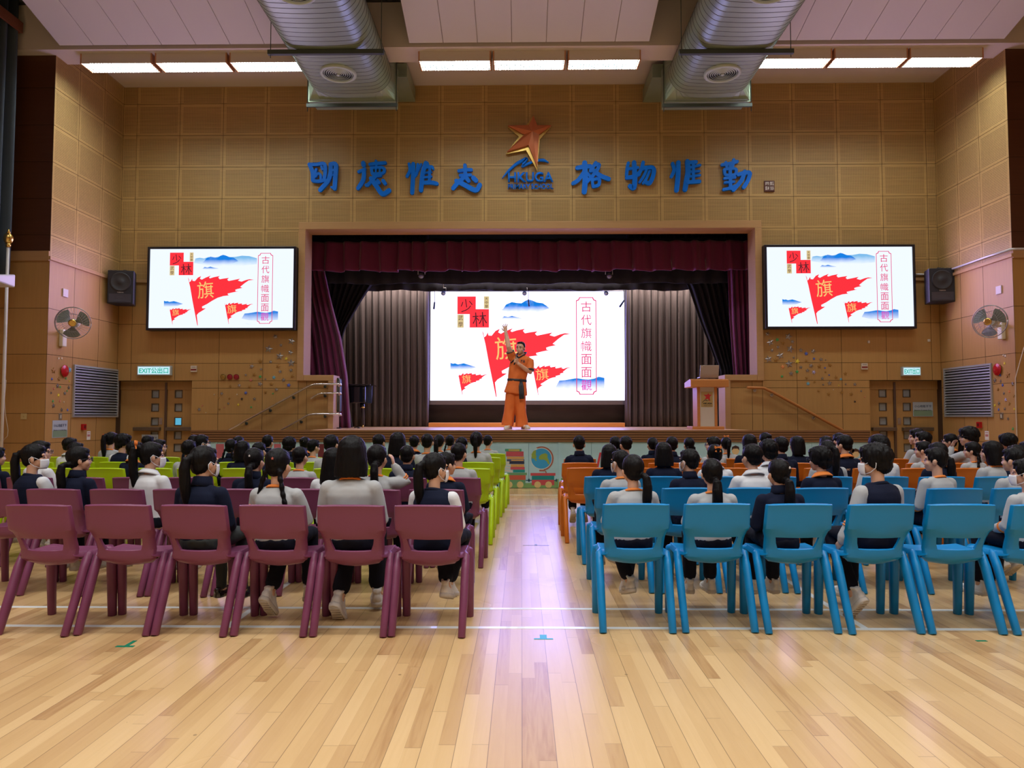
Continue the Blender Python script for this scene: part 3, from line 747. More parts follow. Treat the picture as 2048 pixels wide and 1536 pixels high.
screen('side_screen', 'black framed LED screen on the wall beside the silver conduit', 1534, 1826, 494, 653, YW - 0.16, 0.155, SIDEW, 1.0, 0.045, M_frame)

# ================================================================ lettering on the wall
def motto(label, strokes, ox, oy, sc):
    pts = [p for s, _ in strokes for p in s]
    cx = sum(p[0] for p in pts) / len(pts); cy = sum(p[1] for p in pts) / len(pts)
    o = U(ox + cx * sc, oy + cy * sc, YW)
    m = sc * YW / FPX * 1.015
    bm = BM()
    for i, (s, wd) in enumerate(strokes):
        T = lambda x, y, z: Vector((x, y, z))
        q = [((x - cx) * m, -(y - cy) * m) for x, y in s]
        stroke(bm, q, [v * m for v in (wd if isinstance(wd, list) else [wd * 1.04] + [wd * 1.12] * (len(s) - 2) + [wd * 1.06])], -0.075 - 0.0008 * i, -0.025, T)
        # stand-off pins behind the letter
        mid = q[len(q) // 2]; box(bm, mid[0] - .01, mid[0] + .01, -0.03, -0.001, mid[1] - .01, mid[1] + .01)
    ob = obj('motto_character', bm, M_blueletter, None, (o.x, YW, o.z), recalc=True)
    for p in ob.data.polygons: p.use_smooth = False
    tag(ob, label, 'sign', 'blue motto characters')
mo = dict(ox=600, oy=300, sc=380 / 2048); mo2 = dict(ox=1130, oy=300, sc=430 / 2048)
motto('first blue motto character 明, above the wide exit sign side of the stage', [([(110, 165), (145, 250), (150, 340)], 40), ([(110, 165), (190, 165), (270, 160), (280, 250), (270, 340)], 34), ([(150, 345), (215, 350), (275, 335)], 34), ([(185, 215), (170, 270)], 25), ([(240, 190), (250, 220)], 24), ([(180, 300), (205, 262), (232, 285), (235, 325)], 24), ([(340, 165), (340, 260), (310, 350), (230, 445)], 42), ([(340, 165), (395, 170), (392, 300), (385, 430)], 42), ([(345, 230), (385, 228)], 22), ([(345, 285), (385, 283)], 22), ([(385, 430), (350, 415)], 22)], **mo)
motto('second blue motto character 德, next to 明', [([(688, 150), (692, 172)], 46), ([(705, 215), (640, 245)], 30), ([(695, 225), (690, 330), (635, 425)], 40), ([(760, 165), (850, 155), (925, 150)], 34), ([(825, 130), (830, 175)], 28), ([(775, 205), (785, 265)], 30), ([(775, 205), (905, 205), (900, 262), (790, 268)], 28), ([(825, 210), (825, 260)], 18), ([(868, 210), (866, 260)], 18), ([(800, 295), (880, 290)], 26), ([(825, 300), (745, 385), (722, 392)], 32), ([(775, 320), (830, 400), (900, 490), (968, 452)], 46), ([(845, 345), (860, 365)], 36), ([(905, 345), (925, 375)], 38)], **mo)
motto('third blue motto character 惟, between 德 and 志', [([(1180, 160), (1190, 230), (1158, 295)], 30), ([(1225, 160), (1222, 330), (1215, 475)], 40), ([(1275, 165), (1262, 260), (1238, 298)], 28), ([(1310, 165), (1275, 235)], 24), ([(1360, 150), (1330, 250), (1320, 330), (1310, 450)], 42), ([(1345, 205), (1420, 190), (1440, 215)], 26), ([(1405, 195), (1398, 350)], 28), ([(1350, 260), (1420, 250)], 22), ([(1350, 310), (1420, 300)], 22), ([(1340, 365), (1420, 365), (1480, 378)], 38), ([(1375, 150), (1390, 190)], 30)], **mo)
motto('fourth blue motto character 志, beside the star emblem', [([(1780, 175), (1785, 280)], 38), ([(1715, 235), (1780, 225), (1848, 225)], 34), ([(1730, 285), (1840, 280)], 32), ([(1790, 290), (1700, 370), (1655, 425)], 42), ([(1690, 345), (1780, 390), (1895, 448), (1940, 390)], 46), ([(1800, 318), (1820, 345)], 42), ([(1870, 312), (1900, 342)], 46)], **mo)
motto('fifth blue motto character 格, on the far side of the star emblem', [([(115, 180), (170, 170), (238, 165)], 38), ([(185, 132), (190, 280), (180, 410)], 46), ([(185, 210), (125, 295), (75, 328)], 34), ([(200, 230), (235, 258)], 28), ([(290, 132), (240, 210)], 32), ([(275, 155), (322, 150), (290, 220), (210, 310)], 30), ([(250, 190), (330, 255), (412, 288)], 38), ([(255, 295), (262, 350)], 26), ([(255, 295), (320, 290), (315, 345), (265, 360)], 28)], **mo2)
motto('sixth blue motto character 物, right after 格', [([(600, 133), (590, 180), (582, 250)], 28), ([(595, 190), (690, 178)], 26), ([(655, 128), (660, 280), (650, 372), (615, 355)], 40), ([(585, 275), (640, 265), (700, 240)], 34), ([(740, 128), (720, 200), (680, 250)], 32), ([(730, 185), (830, 180), (835, 250), (800, 325), (765, 320)], 36), ([(770, 205), (740, 265), (705, 318)], 24), ([(800, 215), (770, 280), (738, 328)], 24)], **mo2)
motto('seventh blue motto character 惟, between 物 and 勤', [([(1020, 138), (1035, 200), (1008, 262)], 30), ([(1075, 128), (1070, 260), (1055, 395)], 40), ([(1160, 118), (1165, 220), (1150, 300), (1135, 388)], 42), ([(1175, 130), (1240, 125)], 34), ([(1215, 122), (1215, 310)], 28), ([(1180, 180), (1278, 155)], 24), ([(1180, 218), (1270, 214)], 22), ([(1180, 265), (1275, 252)], 22), ([(1165, 318), (1270, 312)], 34)], **mo2)
motto('last blue motto character 勤, next to the small brown seal', [([(1492, 150), (1560, 140), (1632, 120)], 30), ([(1525, 128), (1535, 180)], 26), ([(1600, 103), (1590, 160)], 28), ([(1510, 200), (1515, 240)], 26), ([(1510, 195), (1615, 190), (1605, 245), (1520, 250)], 24), ([(1565, 160), (1565, 380)], 30), ([(1510, 282), (1610, 272)], 24), ([(1515, 322), (1600, 314)], 24), ([(1502, 388), (1560, 375), (1618, 352)], 28), ([(1640, 245), (1700, 230), (1748, 232), (1730, 300), (1690, 368)], 34), ([(1700, 218), (1670, 300), (1592, 392)], 36)], **mo2)
# emblem
eo = U(1060, 320, YW)
emb = thing('school_emblem', 'copper star emblem with blue swoosh and lettering in the middle of the wall', 'sign', (eo.x, YW, eo.z))
es = 140 / 1195 * YW / FPX * 1.015
E2 = lambda x, y: ((x - 597) * es, (854 - y) * es + (0))
STAR = [(655, 130), (718, 298), (958, 300), (752, 455), (715, 1010), (570, 640), (208, 748), (500, 455), (220, 300), (575, 295)]
def star_mesh(pts, y0, y1, raise_):
    bm = BM(); q = [E2(*p) for p in pts]; n = len(q)
    cx, cz = E2(635, 420)
    a = [bm.verts.new((x, y0, z)) for x, z in q]; b = [bm.verts.new((x, y1, z)) for x, z in q]; cc = bm.verts.new((cx, y0 - raise_, cz))
    for i in range(n):
        j = (i + 1) % n
        bm.faces.new((a[i], a[j], cc)); bm.faces.new((a[i], b[i], b[j], a[j]))
    bm.faces.new(b[::-1])
    return bm
obj('star', star_mesh(STAR, -0.14, -0.09, 0.05), mat('copper_paint', (0.55, 0.16, 0.065), 0.32, 0.45), emb)
obj('star_backing', star_mesh([(640, 128), (700, 330), (955, 305), (762, 530), (718, 1065), (530, 712), (188, 775), (405, 475), (218, 305), (520, 300)], -0.085, -0.03, 0.0), mat('brass_star', (0.60, 0.38, 0.10), 0.3, 0.7), emb)
bm = BM(); T0 = lambda x, y, z: Vector((x, y, z))
for s, wd in (([(122, 1190), (230, 1060), (380, 930), (525, 855)], [6, 36, 50, 54]), ([(540, 855), (505, 910), (475, 965)], [46, 50, 40]), ([(470, 980), (545, 945), (640, 905)], [44, 44, 36]), ([(742, 880), (830, 880), (908, 918)], [40, 46, 12])):
    stroke(bm, [E2(*p) for p in s], [v * es for v in wd], -0.075, -0.03, T0)
obj('swoosh', bm, M_blueletter, emb)
def emtext(s, x0, x1, y0, y1, off, ex):
    a, b = E2(x0, y1), E2(x1, y0)
    text_obj('lettering', s, ((a[0] + b[0]) / 2, -0.03, (a[1] + b[1]) / 2), M_blueletter, emb, w=b[0] - a[0], h=b[1] - a[1], offset=off, extrude=ex)
emtext('HKUGA', 222, 990, 1085, 1255, 0.022, 0.05)
emtext('PRIMARY SCHOOL', 222, 990, 1285, 1372, 0.015, 0.04)
sc_ = U(1538, 373, YW)
seal = thing('seal_plaque', 'small brown seal plaque with white carved marks beside the blue characters', 'sign', (sc_.x, YW, sc_.z))
boxo('plaque', -.105, .105, -.03, 0, -.115, .115, mat('seal_brown', (0.10, 0.03, 0.025), 0.5), seal, 0.02)
bm = BM()
for (a, b, c, d) in ((-.08, -.012, .065, .08), (-.08, -.067, .02, .08), (-.025, -.012, .02, .08), (-.055, -.04, .03, .06), (.01, .085, .07, .083), (.01, .022, .015, .07), (.035, .05, .015, .07), (.06, .085, .035, .05), (.06, .085, .012, .024), (-.08, -.066, -.08, -.01), (-.08, -.045, -.022, -.01), (-.055, -.043, -.08, -.03), (-.03, -.012, -.07, -.015), (.01, .085, -.03, -.018), (.02, .032, -.075, -.04), (.045, .057, -.08, -.04), (.07, .084, -.07, -.045)):
    box(bm, a, b, -.034, -.029, c, d)
obj('carved_marks', bm, M_paper, seal)

# ================================================================ ceiling lights
M_lamp = emis('tube_light', (0.93, 1.0, 0.97), 50.0)
M_guard = mat('lamp_guard_wire', (0.10, 0.26, 0.30), 0.5)
M_capw = mat('lamp_end_wood', (0.52, 0.24, 0.11), 0.5)
def lamp_parts():
    L, Wd, H = 1.24, 0.17, 0.17
    bm = BM()
    box(bm, -L / 2, L / 2, -Wd, -Wd + .012, -H, 0); box(bm, -L / 2, L / 2, Wd - .012, Wd, -H, 0); box(bm, -L / 2, L / 2, -Wd + .012, Wd - .012, -.02, 0)
    hous = bake(obj('housing', bm, M_white, bevel=0.003)).data; bpy.data.objects.remove(bpy.data.objects['housing'])
    bm = BM(); box(bm, -L / 2, -L / 2 + .02, -Wd - .006, Wd + .006, -H - .006, 0); cap = bpy.data.meshes.new('end_cap'); bm.to_mesh(cap); bm.free(); cap.materials.append(M_capw)
    bm = BM(); box(bm, -L / 2 + .03, L / 2 - .03, -Wd + .02, Wd - .02, -.075, -.06); tb = bpy.data.meshes.new('tubes'); bm.to_mesh(tb); bm.free(); tb.materials.append(M_lamp)
    bm = BM()
    for i in range(25):
        x = -L / 2 + .04 + i * (L - .08) / 24; box(bm, x - .0045, x + .0045, -Wd + .012, Wd - .012, -H + .002, -H + .008)
    for y in (-.11, -.055, 0, .055, .11): box(bm, -L / 2 + .02, L / 2 - .02, y - .005, y + .005, -H + .002, -H + .008)
    gd = bpy.data.meshes.new('wire_guard'); bm.to_mesh(gd); bm.free(); gd.materials.append(M_guard)
    return hous, cap, tb, gd
LP = lamp_parts()
ylamp = (ybn + ybf) / 2 + 0.06
names = ['above the wide exit sign', 'above the star emblem', 'above the silver conduit']
for gi, spans in enumerate((((172, 315), (320, 462), (467, 609)), ((840, 982), (988, 1129), (1136, 1277)), ((1512, 1654), (1661, 1804), (1810, 1953)))):
    for i, (a, b) in enumerate(spans):
        x = (U(a, 120, ylamp).x + U(b, 120, ylamp).x) / 2
        t = thing('ceiling_light', '%s caged fluorescent light from the left in the row %s' % (ORD[i], names[gi]), 'light', (x, ylamp, ZBX), 0, 'caged ceiling lights')
        for nm, me, mm in (('housing', LP[0], M_white), ('tube_panel', LP[2], M_lamp), ('wire_guard', LP[3], M_guard), ('end_cap', LP[1], M_capw)):
            obj(nm, me, mm, t)
        o = obj('end_cap', LP[1], M_capw, t); o.rotation_euler.z = pi

# ================================================================ ducts
def oval(cx, cz, w, h, n=40):
    r = h / 2; out = []
    for k in range(n):
        a = 2 * pi * k / n
        out.append((cx + (w / 2 - r) * max(-1, min(1, 3 * cos(a))) + r * cos(a), cz + r * sin(a)))
    return out
def duct(nm, px0, px1, sgn, label):
    YF = 12.55
    xa, xb = U(px0, 205, YF).x, U(px1, 205, YF).x; cx = (xa + xb) / 2; W = xb - xa - 0.10
    zb, ztp = U(cx * FPX / YF + 1043, 205, YF).z, U(cx * FPX / YF + 1043, 116, YF).z
    t = thing('air_duct', label, 'duct', (cx, YF, zb))
    H = (ztp - zb) - 0.08; cz = zb + 0.05 + H / 2
    bm = BM(); ys = [YF - 0.24]
    y = YF - 0.24; rs = []
    step = 0.125
    while y > 4.0:
        for dy, e in ((0, 0.0), (-0.005, 0.004), (-0.010, 0.0), (-0.016, 0.0), (-0.119, 0.0)):
            rs.append([(x - cx, y + dy - YF, z - zb) for x, z in oval(cx, cz, W + 2 * e, H + 2 * e)])
        y -= step
    vr = rings(bm, rs)
    for i, f in enumerate(bm.faces):
        pass
    bm.faces.ensure_lookup_table()
    n = 40
    for k in range(len(rs) - 1):
        for i in range(n):
            f = bm.faces[k * n + i]; f.smooth = True; f.material_index = 1 if k % 5 in (0, 1) else 0
    obj('oval_duct', bm, [M_galv, M_seam], t, recalc=True)
    # transition to the square flange, the flange and the box into the wall
    bm = BM()
    def sq(x0, x1, z0, z1, y, n=40):
        out = []
        for k in range(n):
            a = 2 * pi * k / n; s, c = sin(a), cos(a); m = max(abs(s), abs(c))
            out.append(((x0 + x1) / 2 - cx + (x1 - x0) / 2 * c / m, y - YF, (z0 + z1) / 2 - zb + (z1 - z0) / 2 * s / m))
        return out
    rings(bm, [[(x - cx, -0.24, z - zb) for x, z in oval(cx, cz, W, H)], sq(xa + .02, xb - .02, zb + .02, ztp - .02, YF - 0.03)], cap=False)
    for f in bm.faces: f.smooth = False
    box(bm, xa - cx, xb - cx, -.03, .0, 0, ztp - zb); 
    box(bm, xa - cx + .01, xb - cx - .01, .004, .034, .0, ztp - zb - .01)
    bx0, bx1 = (xa + .10, xb + .12) if sgn < 0 else (xa - .12, xb - .10)
    box(bm, xa - cx + .04, xb - cx - .04, .034, .40, .04, ztp - zb - .04)
    box(bm, min(bx0, bx1) - cx, max(bx0, bx1) - cx, .40, YW - YF, .66, ztp - zb + .1)
    for zz in (0.3, 0.62): box(bm, (xb - cx - .045) if sgn < 0 else (xa - cx + .03), (xb - cx - .03) if sgn < 0 else (xa - cx + .045), .05, .38, zz, zz + .015)
    obj('flange_box', bm, M_galv, t, bevel=0.004)
    bm = BM(); box(bm, xa - cx - .02, xb - cx + .02, -.06, -.02, -.10, -.04)
    for x in (xa - cx - .005, xb - cx + .005): tube(bm, [(x, -.04, -.18), (x, -.04, 1.3)], .008, 6)
    obj('bracket_bar', bm, M_hang, t)
    # hanger
    yh = YF - 1.75
    bm = BM(); x0, x1 = xa - cx - .11, xb - cx + .11
    zz = cz - H / 2 - zb - 0.005
    box(bm, x0, x1, yh - YF - .03, yh - YF + .03, zz - .07, zz)
    for x in (x0 + .04, x1 - .04): tube(bm, [(x, yh - YF, zz - .12), (x, yh - YF, zz + 1.8)], .007, 6)
    obj('hanger', bm, M_hang, t)
    for k, yd in enumerate((11.55, 9.25)):
        bm = BM(); r0 = .30
        zd = cz - H / 2 - zb
        def ring(r, z): return [(r * cos(2 * pi * i / 32), yd - YF + r * sin(2 * pi * i / 32), z) for i in range(32)]
        rings(bm, [ring(r0, zd + .02), ring(r0, zd - .03), ring(r0 - .035, zd - .045), ring(r0 - .05, zd - .03), ring(r0 - .05, zd + .0)], cap=False)
        for i in range(6):
            r = .235 - .035 * i
            rings(bm, [ring(r, zd - .016), ring(r - .010, zd - .030), ring(r - .013, zd - .028), ring(r - .004, zd - .014)], cap=False)
        rings(bm, [ring(.03, zd - .01), ring(.028, zd - .042), ring(.005, zd - .045)])
        rings(bm, [ring(r0 - .045, zd - .008), ring(.002, zd - .008)], cap=False, mi=1)
        obj('air_diffuser', bm, [M_diff, mat('diffuser_dark', (0.02, 0.035, 0.03), 0.7)], t)
duct('a', 617, 793, -1, 'oval galvanised air duct ending above the first motto character')
duct('b', 1327, 1500, 1, 'oval galvanised air duct ending above the last motto characters')

# ================================================================ doors
def door(name, px0, px1, wins, wy, post, flip):
    a, b = U(px0, 800, YW).x, U(px1, 800, YW).x
    yd = YW + 0.18
    t = bpy.data.objects.new(name, None); COL.objects.link(t); t.location = (a, yd, 0); struct(t)
    W = b - a
    zt = zW(779, yd)
    e0, e1 = (-.2, 0) if name == 'door_1' else (0, .2)
    bm = BM()
    cols = [U(c, 830, yd).x - a for c in wins]; hw = .079
    rows = [zW(y, yd) for y in wy]
    xs = [e0]
    for c in cols: xs += [c - hw, c + hw]
    xs.append(W + e1)
    for i in range(0, len(xs) - 1):
        if i % 2 == 0: box(bm, xs[i], xs[i + 1], 0, .05, 0.01, zt)
        else:
            z = 0.01
            for r in sorted(rows):
                box(bm, xs[i], xs[i + 1], 0, .05, z, r - .083); z = r + .083
            box(bm, xs[i], xs[i + 1], 0, .05, z, zt)
    box(bm, e0, W + e1, -.02, .05, zt, DZ)
    obj('door_leaf', bm, M_plain, t)
    bm = BM()
    for c in cols:
        for r in rows:
            for (p, q, s, u) in ((-hw, -hw + .015, -.083, .083), (hw - .015, hw, -.083, .083), (-hw + .015, hw - .015, -.083, -.068), (-hw + .015, hw - .015, .068, .083)):
                box(bm, c + p, c + q, -.006, .05, r + s, r + u)
    obj('window_frame', bm, mat('door_window_frame', (0.10, 0.065, 0.035), 0.5), t)
    for ci, c in enumerate(cols):
        for ri, r in enumerate(rows):
            bm = BM(); box(bm, c - hw + .012, c + hw - .012, .02, .028, r - .075, r + .075)
            obj('window_pane', bm, emis('daylit_pane', (0.10, 0.42, 0.62), 1.0) if (name == 'door_1' and ci == 1 and ri == 2) else mat('door_pane', (0.30, 0.33, 0.34), 0.15, spec=0.6), t)
    px = U(post, 800, yd).x - a
    boxo('door_post', px - .022, px + .022, -.035, -.001, 0.01, DZ - .03, mat('door_post_bronze', (0.15, 0.10, 0.075), 0.35, 0.6), t, .004)
    zb = zW(858, yd)
    for (p, q) in ((px - .62, px - .09), (px + .03, px + .55)) if not flip else ((px - .47, px - .0), (px + .13, px + .72)):
        p, q = max(p, .01), min(q, W - .01)
        boxo('push_bar', p, q, -.10, -.005, zb - .035, zb + .035, mat('push_bar_steel', (0.20, 0.17, 0.14), 0.35, 0.8), t, .008)
    boxo('lock_plate', px - .14 if not flip else px + .06, px - .075 if not flip else px + .125, -.008, 0, zW(849, yd), zW(836, yd), M_steel, t)
door('door_1', 242, 382, (310, 356.5), (788, 815, 843, 871, 896), 333, False)
door('door_2', 1742, 1882, (1766, 1814), (787, 814, 842, 870, 895), 1788, True)
# ================================================================ things on the walls
# loudspeakers
def speaker(px, py, label, rz):
    Y = 13.68; c = U(px, py, Y)
    t = thing('loudspeaker', label, 'speaker', (c.x, Y, c.z), rz)
    w_, h_, d_ = .235, .325, .17
    bm = BM(); rings(bm, [[(-w_, -d_, -h_), (w_, -d_, -h_), (w_, -d_, h_), (-w_, -d_, h_)], [(-w_ * .75, d_, -h_), (w_ * .75, d_, -h_), (w_ * .75, d_, h_), (-w_ * .75, d_, h_)]])
    for f in bm.faces: f.smooth = False
    obj('cabinet', bm, M_spk, t, bevel=.012)
    def circ(r, y, n=28, x=0, z=.10): return [(x + r * cos(2 * pi * k / n), y, z + r * sin(2 * pi * k / n)) for k in range(n)]
    bm = BM(); rings(bm, [circ(.185, -d_ - .001), circ(.185, -d_ - .014), circ(.165, -d_ - .014), circ(.15, -d_ + .0 - .003), circ(.06, -d_ + .0 - .002), circ(.05, -d_ - .010), circ(.005, -d_ - .014)], cap=True)
    obj('woofer', bm, mat('speaker_cone', (0.03, 0.033, 0.042), 0.55), t)
    bm = BM(); a = [(-.20, -.30), (.20, -.30), (.20, -.135), (-.20, -.135)]; b = [(-.12, -.25), (.12, -.25), (.05, -.18), (-.05, -.18)]
    rings(bm, [[(x, -d_ - .012, z) for x, z in a], [(x, -d_ - .002, z) for x, z in b]], cap=False)
    bm.faces.new([bm.verts.new((x, -d_ - .003, z)) for x, z in b])
    bm.faces.new([bm.verts.new(p) for p in ((-.13, -d_ - .013, -.275), (.13, -d_ - .013, -.275), (.06, -d_ - .006, -.245), (-.06, -d_ - .006, -.245))])
    obj('horn', bm, [mat('horn_black', (0.05, 0.055, 0.08), 0.35)], t)
    text_obj('name_badge', 'YAMAHA', (0, -d_ - .003, -.105), mat('badge_silver', (0.5, 0.52, 0.55), 0.4, 0.6), t, w=.12, h=.024, offset=.02)
    bm = BM(); tube(bm, [(0, d_ * .5, .0), (0, YW - Y + .0, .0)], .03, 8); box(bm, -.08, .08, YW - Y - .02, YW - Y, -.1, .1)
    tube(bm, [(-.03, 0, h_), (.0, .0, h_ + .035), (.08, -.05, h_ + .012), (.16, -.04, h_ + .008)], .012, 6)
    obj('mounting_bracket', bm, M_black, t)
M_spk = mat('speaker_black', (0.018, 0.022, 0.034), 0.5)
speaker(247, 577, 'black wall loudspeaker beside the screen above the wide exit sign', radians(12))
speaker(1876, 573, 'black wall loudspeaker at the end of the silver conduit', radians(-6))
# wall fans
def wall_fan(px, py, X, sgn, label, yaw, pb):
    c = UX(px, py, X + sgn * 0.42); base = UX(pb[0], pb[1], X)
    t = thing('wall_fan', label, 'fan', (X, base.y, base.z))
    L = lambda v: Vector(v) - Vector((X, base.y, base.z))
    bm = BM(); box(bm, 0 if sgn > 0 else -.07, .07 if sgn > 0 else 0, -.06, .06, -.16, .14)
    obj('wall_mount', bm, M_cream, t, bevel=.015)
    hub = L(c); d = Vector((sin(yaw), -cos(yaw), -0.1)).normalized()
    back = hub - d * .12
    bm = BM(); tube(bm, [(sgn * .05, 0, .08), back + Vector((0, 0, -.10)), back + Vector((0, 0, -.02))], [.028, .025, .03], 10)
    tube(bm, [back - d * .14, back - d * .1, back + d * .02, hub - d * .05], [.05, .075, .075, .06], 16)
    obj('motor_arm', bm, M_cream, t)
    q = d.to_track_quat('Z', 'Y'); RR = lambda x, y, z: hub + q @ Vector((x, y, z))
    R0 = .27
    bm = BM()
    def hoop(r, z, rad): tube(bm, [RR(r * cos(2 * pi * k / 28), r * sin(2 * pi * k / 28), z) for k in range(29)], rad, 5)
    hoop(R0, 0, .007); hoop(R0 * .98, -.035, .005); hoop(R0 * .55, .055, .0025)
    for k in range(30):
        a = 2 * pi * k / 30; a2 = a + .25
        tube(bm, [RR(.05 * cos(a), .05 * sin(a), .07), RR(R0 * .55 * cos(a), R0 * .55 * sin(a), .055), RR(R0 * cos(a2), R0 * sin(a2), 0)], .0017, 4)
        tube(bm, [RR(.07 * cos(a), .07 * sin(a), -.06), RR(R0 * .98 * cos(a2), R0 * .98 * sin(a2), -.035)], .0017, 4)
    obj('wire_cage', bm, mat('fan_cage', (0.40, 0.40, 0.40), 0.35, 0.7), t)
    for k in range(3):
        a0 = 2 * pi * k / 3 + .5; bm = BM(); top = []
        outl = [(.045 + .195 * t / 8, -(.30 + .40 * sin(pi * .62 * t / 8))) for t in range(9)] + [(.243 + .006 * sin(pi * t / 6), -.62 + 1.15 * t / 6) for t in range(1, 6)] + [(.045 + .19 * t / 8, .25 + .32 * sin(pi * .6 * t / 8)) for t in range(8, -1, -1)]
        for s in (0, 1): top.append([RR(r * cos(a0 + a), r * sin(a0 + a), .01 + .05 * a - .006 * s) for r, a in outl])
        rings(bm, top); obj('blade', bm, mat('fan_blade', (0.19, 0.22, 0.21), 0.35), t)
    bm = BM(); rings(bm, [[RR(r * cos(2 * pi * k / 20), r * sin(2 * pi * k / 20), z) for k in range(20)] for r, z in ((.062, .05), (.062, .07), (.045, .078), (.03, .076), (.004, .078))])
    obj('centre_badge', bm, M_gold, t)
wall_fan(146, 646, XL, 1, 'cream wall fan with grey blades turned to the hall, above the red bell', radians(22), (122, 675))
wall_fan(1979, 643, XR, -1, 'cream wall fan seen side-on on the far wall panel above a red bell', radians(-58), (2007, 660))
# louvres in the side walls
def louvre(px0, px1, pys, X, sgn, label):
    p0 = UX(px0, (pys[0] + pys[2]) / 2, X); p1 = UX(px1, (pys[1] + pys[3]) / 2, X)
    z1 = (UX(px0, pys[0], X).z + UX(px1, pys[1], X).z) / 2; z0 = (UX(px0, pys[2], X).z + UX(px1, pys[3], X).z) / 2
    y0, y1 = sorted((p0.y, p1.y))
    t = thing('louvre_grille', label, 'vent', (X, (y0 + y1) / 2, z0)); c = t.location
    bm = BM(); f = .035
    s = sgn
    def b(y_0, y_1, z_0, z_1, d): box(bm, min(0, s * d), max(0, s * d), y_0 - c.y, y_1 - c.y, z_0 - c.z, z_1 - c.z)
    b(y0, y0 + f, z0, z1, .03); b(y1 - f, y1, z0, z1, .03); b(y0 + f, y1 - f, z0, z0 + f, .03); b(y0 + f, y1 - f, z1 - f, z1, .03)
    obj('vent_frame', bm, M_alu, t, bevel=.003)
    n = 17; h = (z1 - z0 - 2 * f) / n
    bm = BM()
    for i in range(n):
        z = z0 + f + i * h - c.z
        pts = [(.003, z + h), (.028, z + h * .42), (.028, z + h * .34), (.003, z + h * .9)]
        rings(bm, [[(s * d, y, zz) for d, zz in pts] for y in (y0 + f - c.y, y1 - f - c.y)])
    for fc in bm.faces: fc.smooth = False
    obj('slat', bm, M_alu, t)
    boxo('dark_backing', min(0, s * .002), max(0, s * .002), y0 + f - c.y, y1 - f - c.y, f, z1 - z0 - f, mat('vent_dark', (0.01, 0.012, 0.018), 0.8), t)
louvre(145, 235, (728, 740, 833, 836), XL, 1, 'large aluminium louvre beside the door under the wide exit sign')
louvre(1890, 1986, (738, 725, 833, 835), XR, -1, 'large aluminium louvre beside the door under the small exit sign')
# exit signs
def exit_sign(px0, px1, py0, py1, s, label, wd, shift=0):
    a, b = U(px0, (py0 + py1) / 2, YW), U(px1, (py0 + py1) / 2, YW); xm = (a.x + b.x) / 2; w2 = (b.x - a.x) / 2
    z1, z0 = U((px0 + px1) / 2, py0, YW).z, U((px0 + px1) / 2, py1, YW).z
    t = thing('exit_sign', label, 'sign', (xm, YW, z0))
    boxo('sign_case', -w2, w2, -.075, 0, 0, z1 - z0, mat('sign_case', (0.45, 0.52, 0.55), 0.4), t, .006)
    boxo('light_panel', -w2 + .02, w2 - .02, -.079, -.074, .02, z1 - z0 - .02, emis('exit_panel', (0.55, 0.80, 0.88), 1.05), t)
    text_obj('sign_text', s, (0, -.081, (z1 - z0) / 2), emis('exit_green', (0.0, 0.42, 0.30), 1.0), t, w=2 * w2 - wd, h=(z1 - z0) * .62, offset=.018)
exit_sign(278, 345, 732, 751, 'EXIT公出口', 'wide lit exit sign above the double door next to the red bell trio', .09)
exit_sign(1801, 1838, 734, 752, 'EXIT出口', 'small lit exit sign above the double door with a poster', .07)
boxo_bell = None
def bell(P, nrm, r, m, label, group=None, flat=.52):
    n = Vector(nrm); q = n.to_track_quat('Z', 'Y')
    bm = BM(); rings(bm, [[q @ Vector((rr * cos(2 * pi * k / 24), rr * sin(2 * pi * k / 24), z)) for k in range(24)] for rr, z in ((r * .55, 0), (r * .55, .02), (r, .022), (r, .03), (r * .93, r * flat * .6), (r * .7, r * flat * .9), (r * .35, r * flat), (.004, r * flat * 1.02))])
    ob = obj('fire_bell', bm, m, None, P); tag(ob, label, 'bell', group)
bell(UX(127, 742, XL), (1, 0, 0), .105, M_red, 'round red fire bell under the cream fan beside a cyan star')
bell(UX(1997, 739, XR), (-1, 0, 0), .105, M_red, 'round red fire bell under the side-on fan')
bell(U(447, 754, YW), (0, -1, 0), .055, mat('brass_bell', (0.40, 0.27, 0.07), 0.3, 0.8), 'brass fire bell, first of three small bells in a row', 'three small wall bells')
bell(U(460.5, 754, YW), (0, -1, 0), .055, mat('dark_red_bell', (0.27, 0.01, 0.02), 0.3), 'dark red fire bell in the middle of three small bells', 'three small wall bells')
bell(U(473.5, 754, YW), (0, -1, 0), .055, mat('dark_red_bell', (0.27, 0.01, 0.02), 0.3), 'dark red fire bell closest to the stage in the row of three', 'three small wall bells')
def plate(name, label, cat, P, axis, w2, h2, d, m, extra=None, group=None):
    "a small plate on a wall; axis 'y' for the back wall, 'l'/'r' for the side walls"
    rz = {'y': 0, 'l': pi / 2, 'r': -pi / 2}[axis]
    t = thing(name, label, cat, P, rz, group)
    boxo('plate', -w2, w2, -d, 0, -h2, h2, m, t, .004)
    for nm, (x0, x1, z0, z1, dd), mm in (extra or []):
        boxo(nm, x0, x1, -d - dd, -d, z0, z1, mm, t)
    return t
M_warn = mat('call_point_white', (0.62, 0.55, 0.47), 0.5)
for px, py, lb in ((388.5, 738, 'white and red fire alarm plate near the wide exit sign'), (1728, 733, 'white and red fire alarm plate near the small exit sign')):
    plate('alarm_plate', lb, 'alarm', U(px, py, YW), 'y', .062, .062, .03, M_warn, [('red_strip', (-.055, .055, -.03, .0, .004), mat('strip_red', (0.22, 0.02, 0.02), 0.5)), ('print_line', (-.04, .04, .028, .042, .002), mat('print_grey', (0.3, 0.28, 0.26), 0.7))])
